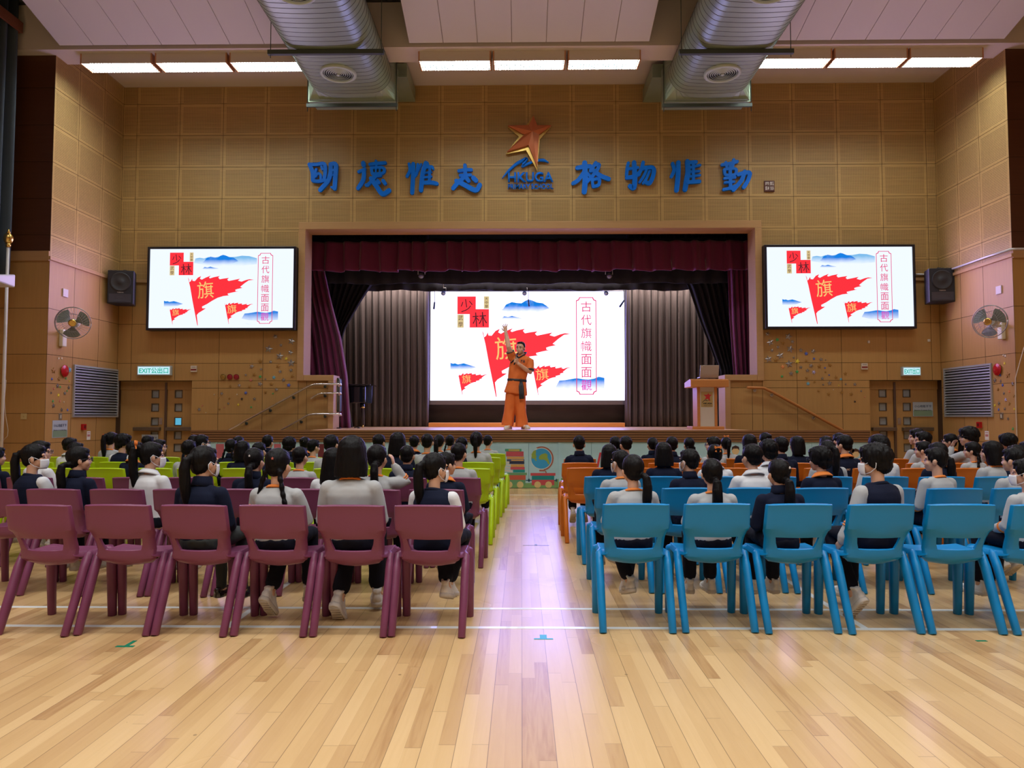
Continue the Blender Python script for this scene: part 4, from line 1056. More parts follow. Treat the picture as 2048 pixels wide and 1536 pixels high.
for px, py, X, ax, lb in ((165, 854, XL, 'l', 'red break-glass box under the louvre next to the wide exit door'), (1961, 850, XR, 'r', 'red break-glass box under the louvre next to the poster door')):
    plate('break_glass_box', lb, 'alarm', UX(px, py, X), ax, .05, .055, .045, M_red, [('glass_face', (-.025, .025, -.025, .03, .003), mat('glass_dark_red', (0.12, 0.01, 0.015), 0.15))])
for P, ax, lb in ((UX(129.5, 586, XL), 'l', 'pale blank switch plate high above the cream fan'), (UX(1999, 580, XR), 'r', 'pale blank switch plate high above the side-on fan')):
    plate('switch_plate', lb, 'switch', P, ax, .07, .07, .02, mat('pale_plate', (0.62, 0.55, 0.58), 0.5), [('screw', (-.006, .006, -.04, -.03, .003), M_steel)])
plate('switch_plate', 'yellowed socket plate low on the wall near the blind cord', 'switch', U(48, 833, YB), 'y', .05, .05, .012, mat('old_plate', (0.52, 0.42, 0.20), 0.5), [('rocker', (-.008, .008, -.012, .012, .003), mat('rocker', (0.45, 0.35, 0.15), 0.5))])
for P, ax, lb in ((UX(120, 833, XL), 'l', 'steel switch plate above the pale blue poster'), (UX(2004, 832, XR), 'r', 'steel switch plate beside the louvre near stars')):
    plate('switch_plate', lb, 'switch', P, ax, .04, .055, .012, M_steel, [('rocker', (-.01, .01, -.03, .03, .006), M_cream)])
for P, ax, lb in ((U(1736.5, 684, YW), 'y', 'tiny white sensor knob under the screen next to the conduit'), (U(1857, 681, YW), 'y', 'tiny white sensor knob below the loudspeaker by the conduit')):
    plate('wall_sensor', lb, 'sensor', P, ax, .02, .025, .03, mat('sensor_white', (0.7, 0.66, 0.6), 0.5))
# posters
def poster(P, ax, w2, h2, label):
    rz = {'y': 0, 'l': pi / 2, 'r': -pi / 2}[ax]
    t = thing('poster', label, 'poster', P, rz)
    boxo('sheet', -w2, w2, -.006, 0, -h2, h2, mat('poster_sky', (0.42, 0.50, 0.58), 0.6), t)
    boxo('green_field', -w2 + .01, w2 - .01, -.0072, -.006, -h2 + .01, -h2 * .18, mat('poster_green', (0.20, 0.30, 0.20), 0.6), t)
    text_obj('poster_text', '小心地板不平', (0, -.0085, h2 * .42), mat('poster_blue', (0.05, 0.07, 0.15), 0.6), t, w=w2 * 1.72, h=h2 * .36, offset=.008)
    text_obj('poster_text', 'Beware of uneven floor', (0, -.0085, -h2 * .12), mat('poster_black', (0.02, 0.025, 0.02), 0.6), t, w=w2 * 1.75, h=h2 * .13, offset=.03)
P0 = UX(119.5, 858, XL); poster(P0, 'l', .20, .15, 'pale blue uneven floor poster on the wing wall near the wide exit door')
P1 = U(1845.5, 818.5, YW + .17); poster(P1, 'y', .195, .142, 'pale blue uneven floor poster on the double door')
P2 = U(300, 881, YW + .17); poster(P2, 'y', .165, .12, 'pale blue uneven floor poster low on the wide exit door')
for P, ax, lb in ((UX(177, 871, XL), 'l', 'small white notice below the louvre at the wide exit door'), (UX(1974, 871, XR), 'r', 'small white notice below the louvre at the poster door')):
    plate('notice', lb, 'notice', P, ax, .055, .08, .003, M_paper, [('print_line', (-.04, .04, .045, .055, .001), mat('print_pink', (0.5, 0.2, 0.2), 0.7)), ('print_line', (-.04, .04, -.02, .02, .001), mat('print_pink', (0.5, 0.2, 0.2), 0.7))])
# access panel outline lower on the side wall
# conduit on the screen side
bm = BM(); c0 = U(1832, 549, YW - .03)
pts = [c0, U(1850, 549, YW - .03), U(1862, 549.5, YW - .03), Vector((XR - .03, YW - .05, U(1872, 549, YW).z)), UX(1905, 538, XR - .03), UX(1975, 513, XR - .03), Vector((XR - .03, YB - .02, UX(2024, 499, XR).z)), Vector((XR + .05, YB - .03, UX(2024, 499, XR).z)), Vector((HR - .05, YB - .03, UX(2024, 499, XR).z))]
tube(bm, pts, .02, 10); ob = obj('conduit', bm, mat('conduit_grey', (0.62, 0.62, 0.66), 0.35, 0.3)); tag(ob, 'silver conduit pipe running from the screen past the loudspeaker along the ledge', 'pipe')
# handrails
def rail(label, paths, r, m, br, mb):
    t = thing('handrail', label, 'handrail', paths[0][0])
    o = Vector(paths[0][0])
    for p in paths:
        bm = BM(); tube(bm, [Vector(v) - o for v in p], r, 12, dome=True); obj('rail', bm, m, t)
    for b in br:
        bm = BM()
        b = Vector(b) - o; wy = YW - o.y
        tube(bm, [b + Vector((0, 0, -r * .6)), b + Vector((0, (wy - b.y) * .6, -.05)), Vector((b.x, wy - .002, b.z - .05))], .010, 6)
        tube(bm, [Vector((b.x, wy - .012, b.z - .05)), Vector((b.x, wy - .001, b.z - .05))], .03, 10)
        obj('bracket', bm, mb, t)
YR = YW - .085
u = lambda px, py: U(px, py, YR)
def loop(px, py, back):  # the rail end turns round the jamb into the stage opening
    e = u(px, py); return [e + Vector((0, .0, 0)), e + Vector((.035, .04, -.0)), e + Vector((.035, .12, -.02)), e + Vector((-.02, .17, -.03))]
rail('upper chrome handrail sloping up the wall to the stage beside the piano', [[u(458, 860), u(540, 815), u(618, 772), u(628, 769), u(645, 768.5)] + loop(676, 768, 1)], .021, M_chrome, [u(585, 790), u(538, 816), u(490, 842), u(648, 768)], M_hang)
rail('short middle chrome handrail at the stage jamb', [[u(622, 797), u(633, 790), u(642, 787), u(655, 786.5)] + loop(676, 786, 1)], .017, M_chrome, [u(648, 787)], M_hang)
rail('lower chrome handrail close to the stage floor beside the jamb', [[u(562, 860), u(590, 845), u(616, 830), u(626, 828.5), u(645, 828)] + loop(676, 828, 1)], .019, M_chrome, [u(600, 839), u(648, 828)], M_hang)
rail('wooden handrail sloping down the wall from the lectern', [[u(1496, 775), u(1527, 776), u(1545, 784), u(1620, 825), u(1684, 860)]], .028, M_podium, [u(1512, 776), u(1546, 785), u(1630, 831)], M_steel)
# mesh column loudspeaker at the jamb
c = U(672, 790, YW + .28)
t = thing('column_speaker', 'tall black mesh-fronted column behind the stage jamb beside the handrails', 'speaker', (c.x, YW + .28, ZS))
z0, z1 = U(672, 824, YW + .28).z - ZS, U(672, 756, YW + .28).z - ZS
bm = BM(); prism(bm, [(-.12, z0), (.085, z0), (.10, z0 + .02), (.10, z1 - .05), (.085, z1 - .015), (.05, z1), (-.12, z1)], -.06, .06)
obj('mesh_body', bm, mat('mesh_dark', (0.035, 0.05, 0.045), 0.5), t)
bm = BM()
for i in range(-6, 30):
    za = z0 + .03 * i
    for s in (1, -1):
        p = [(-.115, za if s > 0 else za + .21), (.075, za + .21 if s > 0 else za)]
        if min(q[1] for q in p) > z0 and max(q[1] for q in p) < z1 - .03:
            tube(bm, [(p[0][0], -.062, p[0][1]), (p[1][0], -.062, p[1][1])], .003, 4)
tube(bm, [(.09, -.062, z0 + .02), (.092, -.062, z1 - .05), (.07, -.062, z1 - .01)], .008, 6)
obj('wire_mesh', bm, mat('mesh_wire', (0.33, 0.36, 0.35), 0.4, 0.5), t)
bm = BM(); tube(bm, [(0, 0, 0), (0, 0, z0 + .01)], .03, 10); box(bm, -.1, .1, -.06, .06, 0, .02); obj('stand', bm, M_black, t)

# ---------------------------------------------------------------- foil stars
def five(r, rot, r2=.45): return [(( r if k % 2 == 0 else r * r2) * sin(rot + pi * k / 5), (r if k % 2 == 0 else r * r2) * cos(rot + pi * k / 5)) for k in range(10)]
SCOL = {'s': ('silver', (0.36, 0.34, 0.33), 0.25, 0.7), 'g': ('gold', (0.40, 0.22, 0.06), 0.3, 0.6), 'y': ('yellow', (0.75, 0.62, 0.05), 0.5, 0), 'b': ('blue', (0.07, 0.13, 0.55), 0.5, 0), 'n': ('green', (0.06, 0.40, 0.12), 0.5, 0),
        'o': ('orange', (0.80, 0.30, 0.10), 0.5, 0), 'c': ('light blue', (0.15, 0.45, 0.65), 0.5, 0), 'd': ('dark', (0.05, 0.03, 0.025), 0.5, 0), 'p': ('lilac', (0.42, 0.38, 0.66), 0.5, 0), 'w': ('white', (0.7, 0.6, 0.45), 0.5, 0), 'r': ('pink', (0.6, 0.18, 0.15), 0.5, 0)}
k2 = 0.26045; a0 = (270, 480)
SL = [(1078, 742, 20, 's'), (1202, 778, 27, 's'), (1120, 808, 14, 's'), (1027, 838, 30, 's'), (1194, 865, 20, 's'), (1112, 892, 29, 's'), (1162, 911, 14, 'y'), (1200, 945, 30, 's'), (962, 932, 19, 'g'), (1042, 936, 14, 's'), (897, 971, 19, 's'), (968, 993, 11, 's'), (1098, 968, 17, 'g'), (1198, 1001, 16, 's'), (1115, 1012, 16, 's'), (918, 1034, 18, 'g'), (851, 1037, 11, 's'), (962, 1050, 14, 'n'), (890, 1076, 14, 'r'), (1067, 1056, 16, 'c'), (1207, 1047, 14, 'g'), (1002, 1069, 9, 's'), (1141, 1075, 17, 's'), (1048, 1106, 15, 'g'), (960, 1107, 20, 's'), (1181, 1115, 17, 'b'), (882, 1126, 16, 'g'), (801, 1117, 15, 's'), (731, 1124, 11, 'g'), (1086, 1149, 16, 's'), (1002, 1169, 14, 'g'), (1060, 1179, 8, 'n'), (851, 1174, 14, 'b'), (784, 1186, 7, 'w'), (610, 1187, 6, 'w'), (666, 1180, 14, 's'), (643, 1212, 9, 'g'), (726, 1216, 9, 'g'), (821, 1220, 11, 'd'), (918, 1221, 14, 's'), (717, 1256, 10, 's'), (794, 1265, 11, 'y'), (893, 1284, 9, 'n'), (650, 1298, 9, 'g'), (494, 1302, 15, 's'), (518, 1272, 6, 'r'), (545, 1326, 5, 'w'), (688, 1285, 5, 'r')]
SR0 = (1480, 480); k3 = 0.26039
SRL = [(212, 722, 19, 's'), (372, 742, 28, 's'), (286, 766, 16, 'n'), (232, 787, 27, 's'), (328, 792, 18, 'g'), (402, 782, 16, 's'), (292, 824, 14, 's'), (386, 838, 29, 's'), (246, 848, 15, 's'), (467, 848, 18, 's'), (562, 855, 19, 's'), (508, 873, 16, 'b'), (308, 888, 28, 's'), (218, 915, 28, 's'), (412, 904, 10, 's'), (568, 912, 11, 'b'), (622, 918, 16, 's'), (657, 922, 6, 's'), (274, 922, 20, 'g'), (508, 928, 12, 'g'), (440, 932, 19, 'y'), (378, 952, 29, 's'), (328, 974, 17, 'o'), (690, 960, 16, 'g'), (545, 966, 18, 's'), (608, 970, 17, 'g'), (467, 978, 14, 's'), (652, 982, 8, 'b'), (518, 1003, 16, 's'), (657, 1014, 9, 'g'), (438, 1012, 15, 'n'), (566, 1015, 17, 'p'), (392, 1026, 19, 's'), (808, 1026, 15, 'g'), (684, 1037, 7, 'b'), (322, 1048, 12, 'n'), (510, 1060, 12, 'g'), (738, 1055, 14, 'g'), (632, 1064, 13, 's'), (774, 1069, 11, 'c'), (571, 1087, 12, 'g'), (688, 1100, 19, 's'), (522, 1103, 16, 'c'), (638, 1112, 9, 's'), (882, 1109, 14, 's'), (757, 1117, 5, 'y'), (811, 1108, 8, 's'), (602, 1159, 10, 'g'), (716, 1150, 5, 'w'), (782, 1171, 15, 'g'), (852, 1184, 14, 'g'), (930, 1161, 9, 's'), (679, 1183, 15, 'g'), (882, 1241, 9, 'd'), (957, 1206, 5, 'r')]
def stars(lst, org, k, place, where, rz):
    cnt = {}; tot = {}
    for *_, c in lst: tot[c] = tot.get(c, 0) + 1
    for (x, y, s, c) in sorted(lst, key=lambda e: (e[1], e[0])):
        cnt[c] = cnt.get(c, 0) + 1
        P = place(org[0] + x * k, org[1] + y * k); r = s * k * YW / FPX * 1.08
        col, rgb, ro, me = SCOL[c]
        bm = BM(); pts = five(r, random.uniform(-.4, .4)); th = .008
        ctr = bm.verts.new((0, -th - r * .12, 0)); a = [bm.verts.new((px, -th, pz)) for px, pz in pts]; b = [bm.verts.new((px, 0, pz)) for px, pz in pts]
        for i in range(10):
            j = (i + 1) % 10; bm.faces.new((a[i], a[j], ctr)); bm.faces.new((a[i], b[i], b[j], a[j]))
        bm.faces.new(b[::-1])
        ob = obj('star_sticker', bm, mat('star_' + col, rgb, ro, me), None, P); ob.rotation_euler.z = rz
        ordw = ('only ' if tot[c] == 1 else ORD[cnt[c] - 1] + ' ')
        tag(ob, '%s%s star sticker %s%s' % (ordw, col, '' if tot[c] == 1 else 'from the top ', where), 'sticker', 'star stickers ' + where)
stars(SL, a0, k2, lambda x, y: U(x, y, YW), 'on wall between bells and stage', 0)
stars(SRL, SR0, k3, lambda x, y: U(x, y, YW), 'on wall above the wooden handrail', 0)
SLL = [(382, 937, 9, 'w'), (402, 937, 9, 'w'), (349, 1017, 17, 'g'), (454, 1012, 17, 'c'), (384, 1072, 13, 'g'), (338, 1072, 8, 'b'), (430, 1068, 7, 'n'), (452, 1086, 6, 'y'), (375, 1117, 14, 's'), (392, 1124, 7, 'n'), (448, 1128, 12, 's'), (350, 1136, 7, 'r'), (422, 1166, 12, 's'), (437, 1150, 5, 'n'), (381, 1177, 10, 'y'), (333, 1163, 7, 's'), (390, 1217, 7, 'r'), (345, 1217, 8, 'n'), (348, 1247, 14, 's'), (416, 1222, 5, 'w'), (401, 1274, 12, 's'), (440, 1274, 8, 'b')]
stars(SLL, (0, 430), .306, lambda x, y: UX(x, y, XL), 'on wing wall under the cream fan', pi / 2)
SRR = [(677, 917, 7, 'w'), (690, 922, 9, 'w'), (684, 970, 9, 'y'), (706, 1046, 17, 'g'), (656, 1047, 8, 'b'), (622, 1082, 14, 's'), (659, 1087, 9, 's'), (738, 1104, 12, 's'), (672, 1112, 9, 'b'), (642, 1140, 9, 'g'), (716, 1154, 8, 'o'), (680, 1166, 10, 's'), (746, 1182, 9, 'g'), (692, 1208, 11, 'p'), (648, 1232, 11, 's'), (716, 1234, 9, 'g'), (621, 1244, 9, 'y'), (686, 1267, 9, 's'), (646, 1272, 8, 'b'), (749, 1268, 7, 'y'), (708, 1332, 9, 's'), (739, 1398, 8, 'n')]
stars(SRR, (1800, 430), .306, lambda x, y: UX(x, y, XR), 'on wing wall under the side-on fan', -pi / 2)

# ================================================================ things on the stage
# lectern
Yp = 13.25
pc = U(1413, 858, Yp); 
t = thing('lectern', 'wooden lectern with white front panel and red star logo on the stage', 'lectern', (U(1416, 830, Yp).x, Yp, ZS))
q = Yp / FPX / 10.24 * 1.01  # metre per crop pixel
LX = lambda x: (x - 745) * q
LZ = lambda y: (1432 - y) * q
boxo('base', LX(430), LX(1075), -.0, .46, 0.0, LZ(1370), M_podium, t, .008)
for s in (0, 1):
    x0, x1 = (LX(540), LX(602)) if s == 0 else (LX(893), LX(948))
    boxo('side_post', x0, x1, .04, .38, LZ(1370), LZ(575), M_podium, t, .006)
boxo('front_panel', LX(602), LX(893), .055, .08, LZ(1370), LZ(575), mat('lectern_white', (0.55, 0.52, 0.45), 0.5), t)
bm = BM(); prism(bm, [(-.08, LZ(575)), (.44, LZ(575)), (.44, LZ(575) + .10), (.02, LZ(410)), (-.08, LZ(410) - .02)], LX(385), LX(1150), 0, lambda x, y, z: Vector((y, x, z)))
obj('top', bm, M_podium, t, bevel=.008)
lg = bpy.data.objects.new('logo_plaque', None)
boxo('logo_plaque', LX(622), LX(858), .049, .055, LZ(975), LZ(668), mat('logo_gold_card', (0.42, 0.30, 0.11), 0.5), t)
pr_ = [o for o in t.children if o.name.startswith('logo_plaque')][0]
def lpoly(name, poly, m, d):
    bm = BM(); prism(bm, [(LX(x), LZ(y)) for x, y in poly], .049 - d, .049); obj(name, bm, m, pr_)
lpoly('logo_star', [(772, 695), (788, 728), (835, 730), (800, 768), (798, 868), (765, 810), (690, 822), (728, 775), (675, 728), (745, 728)], mat('logo_red', (0.52, 0.025, 0.03), 0.4), .004)
bm = BM(); stroke(bm, [(LX(x), LZ(y)) for x, y in ((640, 893), (680, 850), (725, 832), (735, 850))], [4 * q, 9 * q, 12 * q, 8 * q], .045, .049, T0); stroke(bm, [(LX(x), LZ(y)) for x, y in ((740, 858), (780, 835), (820, 838))], [6 * q, 6 * q, 3 * q], .045, .049, T0)
obj('logo_swoosh', bm, mat('logo_black', (0.02, 0.02, 0.02), 0.5), pr_)
text_obj('logo_text', 'HKUGA', ((LX(665) + LX(845)) / 2, .046, LZ(905)), mat('logo_black', (0.02, 0.02, 0.02), 0.5), pr_, w=LX(845) - LX(665), h=LZ(890) - LZ(922), offset=.04)
text_obj('logo_text', 'PRIMARY SCHOOL', ((LX(675) + LX(840)) / 2, .046, LZ(950)), mat('logo_brown', (0.2, 0.15, 0.08), 0.5), pr_, w=LX(840) - LX(675), h=LZ(938) - LZ(960), offset=.03)
# laptop on the lectern
lt = thing('laptop', 'open silver laptop on top of the lectern', 'laptop', t.location + Vector((LX(805), .10, LZ(410) + .012)))
lt.rotation_euler.x = 0
boxo('keyboard_base', -.17, .17, .0, .22, 0.016, .032, mat('laptop_silver', (0.48, 0.44, 0.42), 0.35, 0.6), lt, .004)
bm = BM(); box(bm, -.175, .175, -.006, .006, 0, .225); ob = obj('lid', bm, mat('laptop_silver', (0.48, 0.44, 0.42), 0.35, 0.6), lt, (0, -.0, .03), bevel=.004); ob.rotation_euler.x = radians(14)
bm = BM(); rings(bm, [[(-.145 + .01 * cos(2 * pi * k / 16), y, .195 + .01 * sin(2 * pi * k / 16)) for k in range(16)] for y in (-.0075, -.006)]); obj('lid_logo', bm, M_paper, ob)
# small spotlight on the ledge
def stage_lamp(P, label, s=1.0, m=None):
    t = thing('stage_spotlight', label, 'light', P)
    bm = BM(); tube(bm, [(0, .08 * s, .0), (0, -.06 * s, -.05 * s)], [.05 * s, .065 * s], 14); obj('lamp_can', bm, m or M_black, t)
    bm = BM(); tube(bm, [(-.075 * s, 0, 0), (-.075 * s, 0, .12 * s), (.075 * s, 0, .12 * s), (.075 * s, 0, 0)], .010 * s, 6); tube(bm, [(0, 0, .11 * s), (0, 0, .34 * s)], .012 * s, 6); obj('yoke', bm, M_steel, t)
    bm = BM(); ell(bm, (0, -.055 * s, -.046 * s), (.055 * s, .016 * s, .05 * s)); obj('lens', bm, mat('lamp_lens', (0.35, 0.37, 0.55), 0.1, 0.5), t)
stage_lamp(U(843, 549, 15.35), 'small stage spotlight under the valance on the piano side')
stage_lamp(U(1218, 549, 15.35), 'small stage spotlight under the valance on the lectern side')
M_bl = mat('lamp_blue', (0.03, 0.06, 0.25), 0.4)
for px, lb in ((887, 'over the red emblem'), (1049, 'over the blue mountain'), (1212, 'over the slide title')):
    stage_lamp(U(px, 584, 16.45), 'blue stage spotlight at the top of the big screen ' + lb, .8, M_bl)
def hmic(px, py, tilt, label):
    P = U(px, py, 16.6); top = zW(578, 16.6)
    t = thing('hanging_microphone', label, 'microphone', P)
    bm = BM(); tube(bm, [(-sin(tilt) * .07, 0, -.07), (sin(tilt) * .07, 0, .07)], [.022, .018], 10, dome=True); obj('capsule', bm, mat('mic_blue', (0.01, 0.03, 0.10), 0.4), t)
    bm = BM(); tube(bm, [(sin(tilt) * .07, 0, .08), (sin(tilt) * .05, 0, top - P.z + .3)], .006, 5); obj('cable', bm, M_black, t)
hmic(868.5, 611, .1, 'hanging microphone at the piano edge of the big screen')
hmic(1057.5, 606, -.1, 'hanging microphone in front of the blue mountain')
hmic(1244, 607, .75, 'tilted hanging microphone at the lectern edge of the big screen')
# piano
Yq = 15.27
c = U(720, 858, Yq)
t = thing('grand_piano', 'black grand piano end half hidden by the swept maroon curtain', 'piano', (c.x, Yq, ZS))
mpx = Yq / FPX
M_pno = mat('piano_black', (0.006, 0.007, 0.010), 0.08, coat=0.6)
zz = lambda py: U(720, py, Yq).z - ZS; xx = lambda px: (px - 720) * mpx
bm = BM(); box(bm, xx(672), xx(730), .0, .58, zz(806), zz(772)); obj('case', bm, M_pno, t, bevel=.02)
bm = BM(); prism(bm, [(xx(721), zz(806)), (xx(738), zz(806)), (xx(739), zz(771)), (xx(726.5), zz(770)), (xx(725.5), zz(789)), (xx(721.5), zz(792))], .25, .29); obj('fallboard', bm, mat('piano_blue_gloss', (0.010, 0.03, 0.11), 0.12, coat=0.8), t, bevel=.004)
bm = BM(); box(bm, xx(672), xx(741), -.04, .60, zz(771), zz(768.5)); obj('lid', bm, M_pno, t, bevel=.008)
bm = BM(); tube(bm, [(xx(722), .12, zz(806)), (xx(722), .12, zz(815)), (xx(723), .12, zz(818)), (xx(724), .12, zz(850))], [.055, .05, .035, .028], 12); obj('leg', bm, M_pno, t)
bm = BM(); ell(bm, (xx(723.5), .10, .028), (.022, .022, .028)); tube(bm, [(xx(724), .12, .05), (xx(724), .12, .10)], [.02, .026], 10); obj('caster', bm, M_gold, t)
bm = BM(); tube(bm, [(xx(684), .5, zz(806)), (xx(684), .5, .02)], [.05, .03], 10); obj('leg', bm, M_pno, t)
bm = BM(); tube(bm, [(xx(722), .12, zz(813.5)), (xx(722), .12, zz(816))], .052, 12); obj('brass_collar', bm, M_gold, t)
# dropped cable on the stage floor beside the piano
bm = BM(); p = U(697, 858, 13.9); tube(bm, [(p.x - .04, 14.55, ZS + .012), (p.x + .04, 14.5, ZS + .03), (p.x + .10, 14.45, ZS + .012), (p.x + .06, 14.4, ZS + .010)], .010, 6)
tag(obj('floor_cable', bm, M_black), 'short black cable lying on stage at foot of maroon curtain', 'cable')

# ================================================================ hall edge: window drape, pelmet, flagpole, cords
xa = U(32, 300, 11.55).x
def wd_f(u, v):
    y = 11.6 - 3.4 * u; p = U(30, 60, 11.5)
    zt_, zb_ = 8.35, U(20, 568, 11.3).z
    return Vector((xa - 0.16 + 0.11 * sin(u * 95) + .02 * sin(u * 37 + v * 2), y, zt_ + (zb_ - zt_) * v))
drape('window_curtain', M_navycl, 'long dark blue-grey window curtain at the edge of the hall', wd_f, 190, 8, 'curtain')
pz0 = U(45, 66, 11.6).z; pz1 = U(45, 47, 11.6).z
bm = BM(); box(bm, U(45, 60, 11.6).x - .04, U(45, 60, 11.6).x, 7.6, 11.62, pz0, pz1 + .02); box(bm, HL + .02, U(45, 60, 11.6).x - .04, 11.58, 11.62, pz0, pz1 + .02); box(bm, HL + .02, U(45, 60, 11.6).x - .04, 7.6, 11.58, pz1, pz1 + .02)
tag(obj('pelmet', bm, wood_mat('pelmet_wood', (0.17, 0.055, 0.025), var=0.12, axis='Y'), bevel=.006), 'brown wooden pelmet box over the dark window curtain', 'pelmet')
Yf = 11.0
t = thing('flagpole', 'thin white pole with gold finial standing at the picture edge beside the window curtain', 'flagpole', (U(6, 800, Yf).x, Yf, 0))
zt2 = U(6, 492, Yf).z
bm = BM(); tube(bm, [(0, 0, .05), (0, 0, zt2)], .022, 12); obj('pole', bm, mat('pole_white', (0.62, 0.6, 0.56), 0.35), t)
bm = BM(); ell(bm, (0, 0, zt2 + .12), (.07, .07, .09)); tube(bm, [(0, 0, zt2 - .02), (0, 0, zt2 + .04)], [.03, .045], 12); tube(bm, [(0, 0, zt2 + .2), (0, 0, zt2 + .27)], [.03, .008], 10); obj('finial', bm, M_gold, t)
bm = BM(); rings(bm, [[(r * cos(2 * pi * k / 24), r * sin(2 * pi * k / 24), z) for k in range(24)] for r, z in ((.2, 0), (.2, .02), (.06, .06), (.03, .12))]); obj('base', bm, M_black, t)
# projector-like box on a pole arm
pj = U(6, 565, 10.4)
t = thing('wall_projector', 'white box unit with dark front fixed to the wall by the window curtain', 'projector', pj)
bm = BM(); rings(bm, [[(-.45, -.30, -.03), (.12, -.30, -.03), (.12, -.30, .06), (-.45, -.30, .10)], [(-.45, .15, -.05), (.08, .15, -.05), (.08, .15, .15), (-.45, .15, .15)]]); 
for f in bm.faces: f.smooth = False
obj('case', bm, mat('projector_white', (0.62, 0.62, 0.66), 0.4), t, bevel=.02)
bm = BM(); box(bm, -.42, .08, -.312, -.30, -.012, .04); obj('front_vent', bm, mat('vent_navy', (0.01, 0.015, 0.06), 0.3), t)
bm = BM(); box(bm, HL - pj.x, -.40, -.10, -.02, -.02, .10); obj('wall_arm', bm, M_cream, t)
M_cord = mat('cord_cream', (0.55, 0.47, 0.38), 0.7)
bm = BM(); Yc = 11.72; C1 = [U(x, y, Yc) for x, y in ((18, 440), (16, 600), (11, 760), (7, 810), (2, 850), (1, 872), (7, 880), (15, 872), (16, 860), (11, 830), (9, 800), (12, 760))]
tube(bm, C1, .006, 6); tag(obj('blind_cord', bm, M_cord), 'thin looped blind cord hanging beside the flagpole', 'cord')
bm = BM(); C2 = [U(x, y, Yc) for x, y in ((2060, 660), (2046, 702), (2031, 756), (2031, 800), (2034, 880), (2036, 930))]
tube(bm, C2, .008, 6); tag(obj('blind_cord', bm, M_cord), 'cream cord hanging down the wall beyond the red bell and side-on fan', 'cord')
# ================================================================ chairs
def chair_meshes(col, nm):
    m = mat(nm, col, 0.36, spec=0.32, bump=((160, 160, 160), 0.02, 0.0))
    m.node_tree.nodes['Principled BSDF'].inputs['Coat Weight'].default_value = 0.06
    m.node_tree.nodes['Principled BSDF'].inputs['Coat Roughness'].default_value = 0.25
    rows = [(.757, .190, -.226), (.750, .192, -.222), (.70, .194, -.212), (.64, .196, -.198), (.607, .197, -.190), (.588, .190, -.184), (.553, .177, -.170), (.515, .174, -.152), (.478, .172, -.138), (.448, .171, -.131), (.424, .171, -.127), (.404, .168, -.108), (.384, .158, -.070)]
    S = [-1, -.965, -.87, -.72, -.4, 0, .4, .72, .87, .965, 1]
    bm = BM(); g = []
    for k, (z, hw, y) in enumerate(rows):
        r = []
        for i, s in enumerate(S):
            x = s * hw
            if i in (3, 7) and 6 <= k <= 8:
                x = (.130, .122, .108)[k - 6] * (1 if s > 0 else -1)
            elif i in (4, 6) and 6 <= k <= 8: x = s * .17
            yy = y + (.010 if k >= 5 and abs(s) >= .7 else 0) + (.012 if 5 <= k <= 8 and abs(s) > .9 else 0) + .035 * (1 - abs(s)) * -0.6 + (.022 if abs(s) == 1 else 0) + (.004 if abs(s) > .96 else 0)
            zz = z - (.006 * s * s if k < 2 else 0) + ((.004, .010, .016)[k - 10] * s * s if k >= 10 else 0) + ((.006, .016)[k - 11] if k >= 11 and abs(s) > .9 else 0)
            r.append(bm.verts.new((x, yy, zz)))
        g.append(r)
    for k in range(len(rows) - 1):
        for i in range(len(S) - 1):
            if 6 <= k <= 7 and 3 <= i <= 6: continue
            f = bm.faces.new((g[k][i], g[k + 1][i], g[k + 1][i + 1], g[k][i + 1])); f.smooth = True
    back = temp_mesh(bm, [('SOLIDIFY', dict(thickness=.018, offset=0)), ('BEVEL', dict(width=.003, segments=2, limit_method='ANGLE', angle_limit=radians(35)))])
    bm = BM(); g = []
    yr = [-.128, -.10, -.05, .03, .12, .18, .215, .228, .232]
    zr = [.452, .444, .437, .434, .437, .438, .430, .412, .385]
    wr = [.168, .180, .200, .208, .208, .205, .200, .192, .185]
    for y, z, w_ in zip(yr, zr, wr):
        r = []
        for s in (-1, -.93, -.75, -.4, 0, .4, .75, .93, 1):
            zz = z + .014 * s * s - (.030 if abs(s) == 1 else 0)
            r.append(bm.verts.new((s * w_, y, zz)))
        g.append(r)
    for k in range(len(yr) - 1):
        for i in range(8):
            f = bm.faces.new((g[k][i], g[k][i + 1], g[k + 1][i + 1], g[k + 1][i])); f.smooth = True
    seat = temp_mesh(bm, [('SOLIDIFY', dict(thickness=.012, offset=0)), ('BEVEL', dict(width=.003, segments=2, limit_method='ANGLE', angle_limit=radians(35)))])
    legs = []
    for s in (-1, 1):
        bm = BM(); tube(bm, [(s * .190, -.01, .442), (s * .205, -.045, .430), (s * .207, -.085, .36), (s * .206, -.16, .18), (s * .204, -.238, .0)], [.018, .029, .030, .029, .026], 10, flat=.85)
        legs.append(temp_mesh(bm, [('BEVEL', dict(width=.003, segments=1, limit_method='ANGLE', angle_limit=radians(50)))]))
        bm = BM(); tube(bm, [(s * .186, .14, .438), (s * .200, .172, .424), (s * .203, .185, .36), (s * .203, .195, .18), (s * .203, .205, .0)], [.018, .030, .033, .031, .028], 8, flat=.9)
        legs.append(temp_mesh(bm, [('BEVEL', dict(width=.003, segments=1, limit_method='ANGLE', angle_limit=radians(50)))]))
    out = [('seat', seat), ('backrest', back)] + [('leg', l) for l in legs]
    for n_, me in out:
        me.materials.clear(); me.materials.append(m)
        for p in me.polygons: p.use_smooth = True
    return out, m
